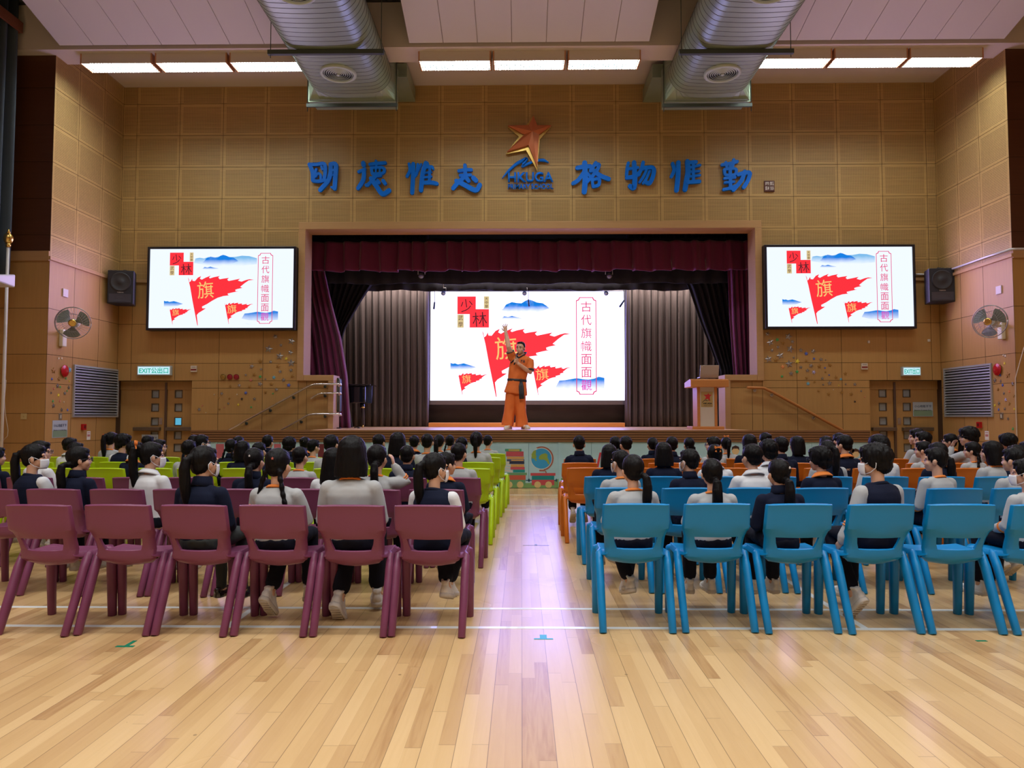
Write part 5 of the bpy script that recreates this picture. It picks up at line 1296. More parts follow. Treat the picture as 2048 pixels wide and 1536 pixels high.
CH = {'purple': chair_meshes((0.172, 0.044, 0.104), 'purple_chair_plastic'), 'green': chair_meshes((0.40, 0.60, 0.008), 'lime_chair_plastic'),
      'blue': chair_meshes((0.002, 0.205, 0.52), 'blue_chair_plastic'), 'orange': chair_meshes((0.52, 0.135, 0.012), 'orange_chair_plastic')}
ROWL = [(4.17, 858, 'purple'), (5.08, 875, 'purple'), (6.05, 916, 'purple'), (7.13, 941, 'green'), (8.10, 955, 'green'), (9.10, 971, 'green'), (10.0, 984, 'green')]
ROWR = [(4.27, 1273, 'blue'), (5.22, 1245, 'blue'), (6.20, 1214, 'blue'), (7.24, 1172, 'orange'), (8.03, 1160, 'orange'), (8.83, 1159, 'orange')]
RN = ['nearest', 'second', 'third', 'nearest', 'middle', 'far', 'foremost']
DY = .218
random.seed(11)
for side, rws, sp in ((-1, ROWL, .459), (1, ROWR, .481)):
    for ri, (Y, px, colr) in enumerate(rws):
        x = U(px, 834 + 720 / Y, Y).x; k = 0
        n_ = []
        while True:
            pxl = 1043 + x * FPX / Y
            if pxl < (-75 if ri < 5 else 90) or pxl > (2125 if ri < 5 else 1990): break
            n_.append(x); x += side * sp
            if ri == 6 and len(n_) == 3: break
        parts_, m = CH[colr]
        for k, xx_ in enumerate(n_):
            rz = radians(random.uniform(-1.5, 1.5)) + (radians(-2) if side < 0 else radians(1))
            t = thing('plastic_chair', '%s plastic school chair, %s from the aisle in the %s %s row' % ('lime green' if colr == 'green' else colr, ORD[k], RN[ri], colr), 'chair', (xx_, Y + DY + random.uniform(-.012, .012), 0), rz, '%s chairs' % colr)
            for nm, me in parts_: obj(nm, me, m, t)

# ================================================================ people
M_skin = mat('skin', (0.60, 0.355, 0.245), 0.5); 
M_skin.node_tree.nodes['Principled BSDF'].inputs['Subsurface Weight'].default_value = 0.0
M_hair = mat('black_hair', (0.0045, 0.0042, 0.005), 0.45, spec=0.14, bump=((300, 300, 40), 0.25, 0.0))
M_grey = mat('grey_knit', (0.375, 0.39, 0.40), 0.9, sheen=0.1, bump=((350, 350, 350), 0.06, 0.06))
M_navy = mat('navy_fleece', (0.005, 0.008, 0.024), 0.9, spec=0.2, bump=((220, 220, 220), 0.15, 0.1))
M_shirt = mat('white_shirt', (0.62, 0.64, 0.67), 0.75)
M_orange = mat('orange_trim', (0.72, 0.21, 0.035), 0.8)
M_trou = mat('navy_trousers', (0.006, 0.007, 0.016), 0.85, spec=0.2)
M_shoe = mat('white_trainer', (0.68, 0.665, 0.65), 0.6)
M_sole = mat('trainer_sole', (0.55, 0.51, 0.47), 0.7)
M_lace = mat('shoe_lace', (0.70, 0.69, 0.67), 0.8)
M_bshoe = mat('black_patent_shoe', (0.006, 0.006, 0.007), 0.12, coat=0.7)
M_tight = mat('dark_stocking', (0.02, 0.025, 0.025), 0.8)
M_mask = mat('mask_white', (0.70, 0.73, 0.80), 0.8)
M_spec = mat('glasses_dark', (0.015, 0.015, 0.03), 0.25)
M_eye = mat('eye_dark', (0.012, 0.008, 0.006), 0.2)
def head_geo(bm, Mx, s=1.0):
    "skull, jaw, nose, lips and ears; faces +Y before Mx"
    def e(c, r, rot=None, nu=16, nv=10):
        b2 = BM(); ell(b2, [v * s for v in c], [v * s for v in r], rot, nu, nv)
        for v in b2.verts: v.co = Mx @ v.co
        me = bpy.data.meshes.new('t'); b2.to_mesh(me); b2.free(); bm.from_mesh(me); bpy.data.meshes.remove(me)
    e((0, -.012, .022), (.071, .087, .083), nu=24, nv=16)
    e((0, .026, -.042), (.055, .056, .062)); e((0, .052, -.088), (.024, .022, .017))
    for q in (-1, 1):
        e((.034 * q, .050, -.036), (.025, .024, .026)); e((.028 * q, .068, .017), (.024, .010, .008))
        e((.073 * q, -.006, -.022), (.008, .019, .030), Euler((0.1, 0, .35 * -q))); e((.079 * q, -.012, -.016), (.006, .013, .020), Euler((0.1, 0, .5 * -q)))
        e((.0085 * q, .082, -.040), (.008, .009, .007))
    e((0, .083, -.030), (.010, .016, .012)); e((0, .076, -.012), (.008, .013, .020))
    e((0, .076, -.064), (.021, .008, .005)); e((0, .074, -.072), (.018, .008, .006))
def hand_geo(bm, P, d, up, s=1.0, curl=.5, spread=0.0, thumb=1):
    "palm, four fingers of unequal length and a thumb leaving the side of the palm"
    P = Vector(P); d = Vector(d).normalized(); up = Vector(up); up = (up - d * up.dot(d)).normalized(); sd = d.cross(up)
    mt = Matrix((sd, d, up)).transposed()
    b2 = BM(); ell(b2, (0, .035 * s, 0), (.034 * s, .045 * s, .013 * s), None, 14, 8)
    for v in b2.verts: v.co = P + mt @ v.co
    me = bpy.data.meshes.new('t'); b2.to_mesh(me); b2.free(); bm.from_mesh(me); bpy.data.meshes.remove(me)
    for i, (x, L) in enumerate(((-.027, .052), (-.009, .062), (.009, .058), (.026, .046))):
        b = Vector((x, .066, 0)) * s; a1 = curl * .7; a2 = curl * 1.6; sx = spread * x * 14
        p1 = b + Vector((sx * L * .45, L * .5 * cos(a1), -L * .5 * sin(a1))) * s
        p2 = p1 + Vector((sx * L * .45, L * .5 * cos(a2), -L * .5 * sin(a2))) * s
        tube(bm, [P + mt @ v for v in (b - Vector((0, .02 * s, 0)), b, p1, p2)], [.0088 * s, .0085 * s, .0078 * s, .0068 * s], 8, dome=True)
    t0 = Vector((.026 * thumb, .012, 0)) * s; t1 = Vector((.050 * thumb, .034, -.008 * (1 + curl))) * s; t2 = Vector((.054 * thumb, .060, -.012 * (1 + 2 * curl))) * s
    tube(bm, [P + mt @ v for v in (t0, t1, t2)], [.011 * s, .0095 * s, .008 * s], 8, dome=True)
def arms(pose):
    A = {}
    for q in (-1, 1):
        a = [(.138 * q, -.015, .395), (.183 * q, .02, .20), (.085 * q, .20, .145), (-.35 * q, .9, -.1), (0, 0, 1)]
        if pose == 1: a[1:4] = [(.192 * q, .05, .215), (.055 * q, .19, .20), (-.8 * q, .5, .0)]
        if pose == 2: a[1:5] = [(.215 * q, .13, .385), (.128 * q, .055, .535), (-.15 * q, -.15, 1), (q, 0, 0)]
        if pose == 3 and q < 0: a[1:5] = [(-.205, -.01, .215), (-.262, .03, .075), (.0, .5, -.5), (-1, 0, .2)]
        if pose == 4 and q < 0: a[1:5] = [(-.17, .17, .32), (-.07, .165, .475), (.25, -.25, 1), (0, 1, .2)]
        A[q] = [Vector(v) for v in a]
    return A
LEGS = {'f': ((.085, .36, -.32, 0), (.085, .36, -.32, 0)), 't': ((.08, .13, -.31, -.75), (.08, .15, -.31, -.7)), 'm': ((.10, .12, -.31, -.8), (.085, .36, -.32, 0)), 'x': ((-.01, .20, -.27, -.3), (.0, .27, -.27, -.3))}
def legs(v):
    out = {}
    for q, (x, y, z, pt) in zip((-1, 1), LEGS[v]):
        out[q] = (Vector((.072 * q, .03, .078)), Vector((.085 * q, .35, .078)), Vector((x * q, y, z)), pt)
    return out
HC = Vector((0, .012, .605))
def head_mtx(turn, tilt=0.0): return Matrix.Translation(HC) @ Matrix.Rotation(-radians(turn), 4, 'Z') @ Matrix.Rotation(radians(tilt), 4, 'X')
TORSO = [(.0, 0, .135, .095), (.06, 0, .14, .10), (.13, -.005, .125, .092), (.21, -.012, .115, .085), (.29, -.018, .128, .088), (.35, -.02, .138, .085), (.39, -.02, .125, .075), (.42, -.017, .085, .060), (.445, -.012, .055, .05)]
def torso_geo(bm, e=0.0, z0=0.0, top=True):
    rs = []
    for z, cy, rx, ry in ([(z0, 0, .139, .099)] if z0 else []) + TORSO:
        if z < z0: continue
        rs.append([((rx + e) * cos(2 * pi * k / 24), cy + (ry + e) * sin(2 * pi * k / 24), z + (e * .6 if z > .3 else 0)) for k in range(24)])
    rings(bm, rs)
CACHE = {}
def body_mesh(turn, pose, lv):
    key = ('b', turn, pose, lv)
    if key in CACHE: return CACHE[key]
    bm = BM(); head_geo(bm, head_mtx(turn)); torso_geo(bm)
    tube(bm, [(0, -.02, .40), (0, -.012, .46), HC + Vector((0, -.02, -.06)), HC + Vector((0, -.012, -.02))], [.052, .042, .041, .045], 14)
    for q, a in arms(pose).items():
        tube(bm, [a[0], a[1], a[2]], [.040, .033, .0225], 12, dome=True)
        hand_geo(bm, a[2] + a[3].normalized() * .005, a[3], a[4], .82, .45, 0.3, -q if pose != 2 else q)
    for q, (h, k, an, pt) in legs(lv).items():
        tube(bm, [h, k, an], [.070, .050, .030], 12, dome=True)
        tube(bm, [an, an + Vector((0, .09 * cos(pt), -.04 + .09 * sin(pt)))], [.030, .024], 8, dome=True)
    me = blob(bm, .0058, 3); CACHE[key] = me; return me
def top_mesh(pose, vest=False):
    key = ('t', pose, vest)
    if key in CACHE: return CACHE[key]
    bm = BM(); torso_geo(bm, .018 if vest else .011, .03 if vest else .085)
    tube(bm, [(-.13, -.018, .392), (-.06, -.02, .418), (.06, -.02, .418), (.13, -.018, .392)], [.046, .046, .046, .046] if vest else [.042, .042, .042, .042], 12, dome=not vest)
    if not vest:
        for q, a in arms(pose).items():
            w_ = a[2] + (a[1] - a[2]) * .03
            mid = a[0] * .5 + a[1] * .5
            tube(bm, [a[0], mid, a[1], a[1] * .5 + a[2] * .5, w_ + (a[1] - a[2]) * .12, w_], [.052, .050, .046, .041, .040, .031], 14, dome=True)
    me = blob(bm, .008, 6, .0035, (11, 11, 7)); CACHE[key] = me; return me
def collar_mesh(kind):
    key = ('c', kind)
    if key in CACHE: return CACHE[key]
    bm = BM()
    def rg(z, rx, ry, cy, tl): return [(rx * cos(2 * pi * k / 28), cy + ry * sin(2 * pi * k / 28), z - tl * sin(2 * pi * k / 28)) for k in range(28)]
    if kind == 'crew': rs = [rg(.436, .077, .063, -.012, .020), rg(.446, .071, .058, -.012, .020), rg(.454, .061, .052, -.012, .018), rg(.453, .052, .046, -.012, .018)]
    elif kind == 'fold': rs = [rg(.440, .098, .080, -.014, .030), rg(.452, .094, .076, -.014, .030), rg(.486, .060, .054, -.01, .015), rg(.478, .052, .047, -.01, .015)]
    else: rs = [rg(.435, .078, .066, -.012, .02), rg(.47, .066, .060, -.010, .012), rg(.505, .060, .057, -.005, .006), rg(.508, .054, .051, -.005, .006), rg(.47, .052, .05, -.01, .01)]
    rings(bm, rs, cap=False); me = temp_mesh(bm, [('SOLIDIFY', dict(thickness=.003, offset=0))])
    for p in me.polygons: p.use_smooth = True
    CACHE[key] = me; return me
def stripe_mesh(pose):
    key = ('s', pose)
    if key in CACHE: return CACHE[key]
    bm = BM()
    for q, a in arms(pose).items():
        for f in (.22, .32):
            p = a[1] + (a[2] - a[1]) * f; d = (a[2] - a[1]).normalized() * .004
            tube(bm, [p - d, p + d], [.0475, .0475], 16)
    me = temp_mesh(bm, []); CACHE[key] = me; return me
def trouser_mesh(lv, tight=False):
    key = ('l', lv, tight)
    if key in CACHE: return CACHE[key]
    bm = BM(); e = .008 if tight else .012
    rings(bm, [[((.135 + .012) * f * cos(2 * pi * k / 20), .0 + (.10 + .012) * f * sin(2 * pi * k / 20), z) for k in range(20)] for z, f in ((.012, .90), (.04, 1.01), (.095, 1.0), (.115, .9))])
    for q, (h, k, an, pt) in legs(lv).items():
        sh = k + (an - k) * (1.02 if tight else .84)
        hh = h + Vector((0, 0, .004)); kk = k + Vector((0, 0, .004))
        tube(bm, [hh, (hh + kk) / 2, kk, k + (an - k) * .45, sh], [.070 + e * .6, .065 + e * .6, .054 + e, (.040 if tight else .050) + e * .7, (.030 if tight else .048) + e * .6], 14, dome=not tight)
    for v in bm.verts: v.co.z = max(v.co.z, .010) if v.co.y < .24 and v.co.z > -.05 else v.co.z
    me = blob(bm, .008, 5, .004, (20, 20, 14)); CACHE[key] = me; return me
def shoe_mesh(kind):
    key = ('sh', kind)
    if key in CACHE: return CACHE[key]
    bm = BM(); out = [(.030, -.05), (.036, -.02), (.033, .03), (.040, .09), (.036, .135), (.018, .16), (-.018, .16), (-.036, .135), (-.040, .09), (-.033, .03), (-.036, -.02), (-.030, -.05), (0, -.062)]
    hh = .0 if kind == 'trainer' else -.025
    rings(bm, [[(x * f, y * f + dy, z) for x, y in out] for z, f, dy in ((-.075, 1, 0), (-.05, .95, 0), (-.03 + hh * .5, .78, -.012), (-.005 + hh, .66, -.026), (.018 + hh, .62, -.022))])
    if kind == 'trainer':
        tube(bm, [(-.018, -.050, .0), (-.024, -.03, .022), (0, .012, .030), (.024, -.03, .022), (.018, -.050, .0)], .011, 8, dome=True); ell(bm, (0, -.052, -.045), (.026, .016, .034)); ell(bm, (0, .13, -.058), (.034, .034, .022))
    me = blob(bm, .0048, 2)
    CACHE[key] = me; return me
def sole_mesh():
    if 'sole' in CACHE: return CACHE['sole']
    bm = BM(); out = [(.030, -.05), (.037, -.02), (.034, .03), (.042, .09), (.038, .138), (.019, .166), (-.019, .166), (-.038, .138), (-.042, .09), (-.034, .03), (-.037, -.02), (-.030, -.05), (0, -.066)]
    rings(bm, [[(x * f, y * f, z + .014 * max(0, (y - .10) / .06) ** 2) for x, y in out] for z, f in ((-.100, .94), (-.096, 1.04), (-.084, 1.07), (-.072, 1.05), (-.068, .98))])
    for k in range(7): box(bm, -.030, .030, -.042 + .028 * k, -.030 + .028 * k, -.104, -.098)
    me = temp_mesh(bm, []); CACHE['sole'] = me; return me
def lace_mesh():
    if 'lace' in CACHE: return CACHE['lace']
    bm = BM()
    for k in range(4):
        y = .022 + .020 * k; z = -.012 - .0105 * k; tube(bm, [(-.022, y, z - .010), (0, y + .003, z + .001), (.022, y, z - .010)], .0032, 6)
    me = temp_mesh(bm, []); CACHE['lace'] = me; return me
def hair_mesh(st):
    key = ('h', st)
    if key in CACHE: return CACHE[key]
    bm = BM(); sm, strand = 5, .0035
    def pony(z0, L, r=1.0, x=0):
        tube(bm, [(x, -.085, z0), (x, -.112, z0 + .004)], [.022, .024], 10, dome=True)
        tube(bm, [(x, -.105, z0), (x * 1.1, -.135, z0 - .01), (x * 1.2, -.145, z0 - .07), (x * 1.2, -.137, z0 - L * .55), (x * 1.2, -.122, z0 - L * .85), (x * 1.2, -.115, z0 - L)], [.018 * r, .030 * r, .036 * r, .036 * r, .026 * r, .008 * r], 12, dome=True)
    if st in ('short', 'crop'):
        k = 1.0 if st == 'short' else .97
        ell(bm, (0, -.017, .030), (.080 * k, .094 * k, .084 * k), None, 28, 18); ell(bm, (0, -.050, -.024), (.064, .048, .052)); ell(bm, (0, .045, .070), (.055, .034, .028)); strand = .005
        for q in (-1, 1): ell(bm, (.070 * q, .008, .005), (.010, .022, .034))
    elif st == 'shaggy':
        ell(bm, (0, -.015, .032), (.089, .103, .091), None, 28, 18); ell(bm, (0, -.052, -.028), (.074, .056, .062)); ell(bm, (0, .045, .062), (.068, .048, .042)); strand = .008
        for q in (-1, 1): ell(bm, (.074 * q, -.008, -.004), (.016, .036, .045))
    else:
        ell(bm, (0, -.017, .026), (.080, .093, .088), None, 28, 18); ell(bm, (0, -.040, -.022), (.070, .056, .066)); ell(bm, (0, .04, .066), (.054, .036, .030))
        for q in (-1, 1): ell(bm, (.068 * q, -.012, .004), (.014, .034, .040))
        if st == 'pony': pony(.03, .34)
        elif st == 'high': pony(.062, .36)
        elif st == 'low': pony(-.055, .30, 1.1)
        elif st == 'side': pony(-.045, .30, 1.0, .045)
        elif st == 'thin': pony(.045, .27, .72)
        elif st == 'bun': ell(bm, (0, -.11, .055), (.036, .03, .034))
        elif st == 'braids':
            for q in (-1, 1):
                p = [(.060 * q, -.07, -.05), (.072 * q, -.075, -.10), (.085 * q, -.078, -.15), (.098 * q, -.080, -.20), (.112 * q, -.080, -.25), (.124 * q, -.082, -.30)]
                pts, rr = [], []
                for a, b in zip(p, p[1:]):
                    for f in (0, .5): pts.append(Vector(a).lerp(Vector(b), f)); rr.append(.0195 if f == 0 else .0135)
                tube(bm, pts, rr, 10, dome=True)
        elif st in ('bob', 'long'):
            T_ = [(.113, .02, .02, -.015), (.100, .05, .055, -.015), (.075, .074, .084, -.015), (.04, .085, .097, -.016), (0, .090, .096, -.020), (-.045, .096, .088, -.030), (-.09, .101, .080, -.036), (-.138, .100, .072, -.040)]
            if st == 'long': T_ = T_[:-1] + [(-.15, .100, .062, -.058), (-.24, .098, .050, -.075), (-.33, .080, .035, -.085)]
            rings(bm, [[(rx * cos(2 * pi * k / 28), cy + ry * sin(2 * pi * k / 28), z) for k in range(28)] for z, rx, ry, cy in T_]); sm = 3
    me = blob(bm, .0055, sm, strand, (60, 60, 10)); CACHE[key] = me; return me
def misc_mesh(kind):
    key = ('m', kind)
    if key in CACHE: return CACHE[key]
    bm = BM()
    if kind == 'mask':
        g = []
        for j in range(7):
            z = -.020 - .082 * j / 6; r = []
            for i in range(15):
                a = radians(-72 + 144 * i / 14); bul = .012 * cos(a) ** 6 * (1 - abs(j - 2.2) / 5)
                k = 1 - .16 * max(0, (j - 3) / 3) ** 2
                r.append(bm.verts.new((.062 * k * sin(a), .030 + (.064 * k) * cos(a) + bul, z)))
            g.append(r)
        for j in range(6):
            for i in range(14): f = bm.faces.new((g[j][i], g[j + 1][i], g[j + 1][i + 1], g[j][i + 1])); f.smooth = True
        for q in (-1, 1):
            tube(bm, [(.058 * q, .050, -.026), (.072 * q, .024, -.012), (.083 * q, -.008, .004), (.086 * q, -.026, -.014), (.082 * q, -.022, -.045), (.070 * q, .010, -.075), (.054 * q, .048, -.092)], .0016, 5)
    elif kind == 'glasses':
        for q in (-1, 1):
            tube(bm, [(.032 * q + .024 * cos(2 * pi * k / 16), .099 - .006 * abs(cos(2 * pi * k / 16)), -.004 + .019 * sin(2 * pi * k / 16)) for k in range(17)], .0022, 5)
            tube(bm, [(.055 * q, .094, .0), (.076 * q, .055, .002), (.084 * q, .0, -.002), (.083 * q, -.014, -.014)], .0020, 5)
        tube(bm, [(-.009, .10, 0), (.009, .10, 0)], .002, 5)
    elif kind == 'bow':
        for q in (-1, 1):
            b2 = [(.004 * q, 0), (.034 * q, .020), (.038 * q, -.004), (.030 * q, -.016)]
            prism(bm, b2, -.010, .006); prism(bm, [(.003 * q, -.006), (.014 * q, -.010), (.034 * q, -.046), (.016 * q, -.050)], -.008, .0)
        ell(bm, (0, -.004, 0), (.010, .012, .011), None, 10, 6)
    elif kind == 'clip':
        prism(bm, five(.011, 0), -.004, .002)
    elif kind == 'eye':
        ell(bm, (0, 0, 0), (.0115, .006, .0058), None, 12, 8)
    me = temp_mesh(bm, [('SOLIDIFY', dict(thickness=.002, offset=0))] if kind == 'mask' else [])
    CACHE[key] = me; return me

HAIRW = {'short': 'short black hair', 'crop': 'cropped black hair', 'shaggy': 'shaggy black hair', 'pony': 'black ponytail', 'high': 'high black ponytail', 'low': 'low black ponytail', 'side': 'low side ponytail', 'thin': 'thin ponytail', 'bun': 'black hair bun', 'braids': 'two black braids', 'bob': 'black bobbed hair', 'long': 'long loose black hair'}
CLW = {'g': 'grey sweater', 'n': 'navy fleece', 'v': 'navy vest', 'w': 'white shirt', 'p': 'navy polo'}
# px, py (crown), row, hair, clothes, turn (+ towards photo right), extras
LEFT = [(72, 886, 1, 'pony', 'v', 62, 'm'), (84, 880, 2, 'short', 'w', 65, 'k'), (142, 874, 4, 'short', 'w', 40, ''), (161, 891, 1, 'side', 'n', 50, 'k'), (154, 884, 3, 'short', 'n', 40, ''), (225, 863, 5, 'high', 'g', 25, 'r'), (248, 867, 4, 'shaggy', 'v', 45, ''), (298, 870, 5, 'short', 'g', 30, ''), (306, 882, 1, 'high', 'w', 55, 'mo'), (271, 881, 3, 'short', 'p', 40, ''), (320, 881, 4, 'crop', 'p', 62, 'k'),
    (380, 879, 3, 'short', 'g', 20, ''), (411, 889, 0, 'pony', 'n', 32, 'ms'), (390, 869, 5, 'bob', 'n', 25, ''), (405, 868, 4, 'pony', 'g', 55, 'mk'), (464, 877, 4, 'braids', 'n', 10, ''), (479, 871, 5, 'bun', 'n', 10, 'c'), (487, 880, 3, 'bob', 'n', 15, ''), (511, 894, 1, 'side', 'n', 22, 'c'), (559, 894, 0, 'braids', 'g', 20, 'cbl'), (602, 894, 2, 'crop', 'g', 15, ''), (537, 869, 5, 'low', 'n', 22, ''), (580, 873, 4, 'shaggy', 'n', 10, ''), (611, 873, 5, 'bun', 'p', 12, 'c'), (628, 884, 4, 'short', 'g', 40, ''), (664, 868, 3, 'short', 'g', 18, 'p'),
    (706, 869, 0, 'bob', 'g', 2, 't'), (668, 894, 1, 'long', 'w', 8, ''), (759, 867, 4, 'short', 'n', 20, ''), (756, 887, 1, 'side', 'g', 25, 'E'), (796, 863, 3, 'bob', 'n', 0, ''), (829, 870, 5, 'short', 'p', -8, ''), (855, 866, 4, 'crop', 'g', 8, ''), (815, 889, 2, 'crop', 'n', 5, ''), (879, 868, 5, 'pony', 'g', 10, ''), (900, 874, 6, 'braids', 'g', 0, 'b'), (924, 873, 4, 'short', 'n', 10, ''), (953, 862, 4, 'thin', 'g', 5, ''), (976, 874, 6, 'short', 'g', 15, ''),
    (871, 903, 0, 'pony', 'v', 50, 'm'), (893, 908, 1, 'short', 'p', 45, ''), (918, 884, 2, 'crop', 'g', 12, ''), (-6, 905, 2, 'short', 'n', 30, ''), (520, 884, 3, 'short', 'n', 20, '')]
RIGHT = [(1158, 870, 4, 'short', 'n', 0, ''), (1160, 885, 5, 'short', 'n', 0, ''), (1229, 872, 5, 'pony', 'n', -30, 'm'), (1251, 871, 4, 'short', 'g', -20, ''), (1218, 887, 2, 'bob', 'n', -5, ''), (1240, 898, 1, 'crop', 'g', -35, 'm'), (1264, 907, 0, 'side', 'g', -12, ''), (1304, 874, 5, 'pony', 'n', -25, ''), (1326, 883, 2, 'bob', 'n', 0, 'h'), (1343, 872, 4, 'short', 'n', -5, ''),
    (1377, 875, 5, 'braids', 'g', -12, ''), (1377, 896, 1, 'short', 'n', -32, 'm'), (1425, 872, 4, 'short', 'g', -65, 'k'), (1451, 873, 5, 'thin', 'g', -5, 'O'), (1428, 887, 2, 'bun', 'w', -8, 'o'), (1422, 928, 0, 'low', 'g', -8, ''), (1502, 886, 1, 'short', 'w', -22, ''), (1497, 867, 4, 'bob', 'n', -15, 'k'), (1529, 864, 5, 'bun', 'n', -10, 'c'), (1535, 878, 2, 'shaggy', 'w', -10, ''), (1560, 872, 3, 'short', 'n', -10, ''), (1592, 871, 4, 'bob', 'n', -30, ''), (1555, 916, 0, 'low', 'n', -10, 'c'),
    (1638, 892, 1, 'shaggy', 'p', -38, 'kh'), (1652, 879, 2, 'pony', 'v', -10, 'c'), (1650, 871, 4, 'short', 'n', -15, ''), (1686, 868, 3, 'crop', 'p', -35, 'h'), (1676, 865, 5, 'short', 'n', -20, ''), (1748, 886, 0, 'shaggy', 'v', -52, 'mA'), (1754, 867, 2, 'long', 'w', -30, ''), (1832, 856, 5, 'short', 'v', -70, ''), (1844, 861, 4, 'crop', 'g', -62, ''), (1844, 881, 3, 'short', 'g', -55, ''), (1872, 883, 2, 'low', 'n', -30, ''), (1868, 893, 1, 'crop', 'g', -55, ''),
    (1898, 866, 5, 'pony', 'p', -60, 'k'), (1936, 853, 4, 'shaggy', 'g', -72, 'kM'), (1942, 882, 3, 'braids', 'g', -52, ''), (1980, 880, 2, 'bob', 'g', -48, ''), (2013, 866, 4, 'shaggy', 'p', -35, ''), (2024, 893, 1, 'crop', 'g', -30, ''), (2047, 915, 0, 'short', 'g', -50, 'm'), (2052, 880, 3, 'low', 'n', -30, ''), (2030, 888, 2, 'short', 'n', -40, '')]
random.seed(5)
def extra_label(ex):
    w_ = []
    if 'm' in ex: w_.append('white mask')
    if 'k' in ex: w_.append('glasses')
    if 'o' in ex or 'O' in ex: w_.append('orange bow')
    return w_
for side, lst, rws in ((-1, LEFT, ROWL), (1, RIGHT, ROWR)):
    order = {}
    for ri in range(7):
        xs_ = sorted([p for p in lst if p[2] == ri], key=lambda p: -p[0] * (1 if side < 0 else -1))
        for k, p in enumerate(xs_): order[id(p)] = k
    for P in lst:
        px, py, ri, hs, cl, turn, ex = P
        Y, _, colr = rws[ri]
        ys = Y + DY
        hp = U(px, py, ys + .02)
        s = max(.80, min(1.09, (hp.z - .437) / .722))
        byaw = turn * .32; ht = round((turn - byaw) / 12) * 12
        pose = 2 if 'E' in ex else 3 if 'A' in ex else 4 if 'M' in ex else random.choice((0, 0, 1))
        lv = 'm' if ('t' in ex or 'A' in ex) else random.choice('ffftmx') if ri < 2 else random.choice('fft')
        if 'l' in ex: lv = 'm'
        words_ = extra_label(ex)
        lab = 'person, %s%s, %s, %s from aisle in %s %s row' % (HAIRW[hs], ', ' + words_[0] if words_ else '', CLW[cl], ORD[order[id(P)]], RN[ri], colr)
        t = thing('person', lab, 'person', (hp.x, ys, .437), -radians(byaw), 'seated pupils', scale=s)
        M4 = head_mtx(ht)
        obj('body', body_mesh(ht, pose, lv), M_skin, t)
        def hp_(nm, me, m, c=(0, 0, 0), rz=0, rx=0):
            o = obj(nm, me, m, t); o.matrix_local = M4 @ Matrix.Translation(Vector(c)) @ Euler((rx, 0, rz)).to_matrix().to_4x4(); return o
        hp_('hair', hair_mesh(hs), M_hair)
        def slot(o, m):
            if o.material_slots: o.material_slots[0].link = 'OBJECT'; o.material_slots[0].material = m
            return o
        tm = {'g': M_grey, 'n': M_navy, 'w': M_shirt, 'p': M_navy, 'v': M_grey if side > 0 else M_shirt}[cl]
        slot(obj({'g': 'sweater', 'n': 'fleece_jacket', 'w': 'shirt', 'p': 'polo_shirt', 'v': 'shirt'}[cl], top_mesh(pose), tm, t), tm)
        if cl == 'v': slot(obj('vest', top_mesh(0, True), M_navy, t), M_navy)
        ck, cm = {'g': ('crew', M_orange), 'n': ('high', M_navy), 'w': ('fold', M_shirt), 'p': ('fold', M_orange), 'v': ('crew', M_navy)}[cl]
        slot(obj('collar', collar_mesh(ck), cm, t), cm)
        if cl == 'g' and ri < 4 or 'A' in ex: slot(obj('sleeve_stripe', stripe_mesh(pose), M_orange, t), M_orange)
        sk = 's' in ex
        slot(obj('stockings' if sk else 'trousers', trouser_mesh(lv, sk), M_tight if sk else M_trou, t), M_tight if sk else M_trou)
        for q, (h, k, an, pt) in legs(lv).items():
            sm_ = M_bshoe if sk else M_shoe
            o = slot(obj('shoe', shoe_mesh('pump' if sk else 'trainer'), sm_, t), sm_)
            o.location = an + Vector((0, .0, .012)); o.rotation_euler = (pt, 0, random.uniform(-.25, .25))
            if not sk:
                obj('sole', sole_mesh(), M_sole, o)
                if ri < 2: obj('laces', lace_mesh(), M_lace, o)
        if 'm' in ex: hp_('face_mask', misc_mesh('mask'), M_mask)
        if 'k' in ex: hp_('glasses', misc_mesh('glasses'), M_spec)
        if abs(turn) > 28:
            for q in (-1, 1): hp_('eye', misc_mesh('eye'), M_eye, (.030 * q, .0735, -.004), -.35 * q)
        zt_ = {'high': .075, 'pony': .045, 'bun': .05, 'thin': .06}.get(hs, .02)
        if 'o' in ex: hp_('hair_bow', misc_mesh('bow'), M_orange, (0.0 if side > 0 else .02, -.125, zt_ + .03), 0, 0)
        if 'O' in ex: hp_('hair_bow', misc_mesh('bow'), M_orange, (0, -.03, .122), 0, 0)
        if 'c' in ex: cm_ = mat('clip_pink', (0.45, 0.12, 0.10), 0.3) if 'l' in ex else M_paper; slot(hp_('hair_clip', misc_mesh('clip'), cm_, (.028, -.106, .045), .3), cm_)
        if 'r' in ex: cm_ = mat('tie_coral', (0.8, 0.1, 0.05), 0.5); slot(hp_('hair_tie', misc_mesh('clip'), cm_, (0, -.145, .075), 0), cm_)
        if 'b' in ex:
            for q in (-1, 1): hp_('hair_bow', misc_mesh('bow'), M_orange, (.124 * q, -.10, -.29))
        if 'h' in ex:
            zc = .26
            text_obj('jacket_lettering', 'HKUGA', (0, -.116, .325), mat('letter_sand', (0.50, 0.33, 0.22), 0.7), t, w=.15, h=.022, offset=.03)
        if 'p' in ex: slot(obj('scarf', collar_mesh('high'), mat('blue_band', (0.01, 0.09, 0.30), 0.7), t), mat('blue_band', (0.01, 0.09, 0.30), 0.7))
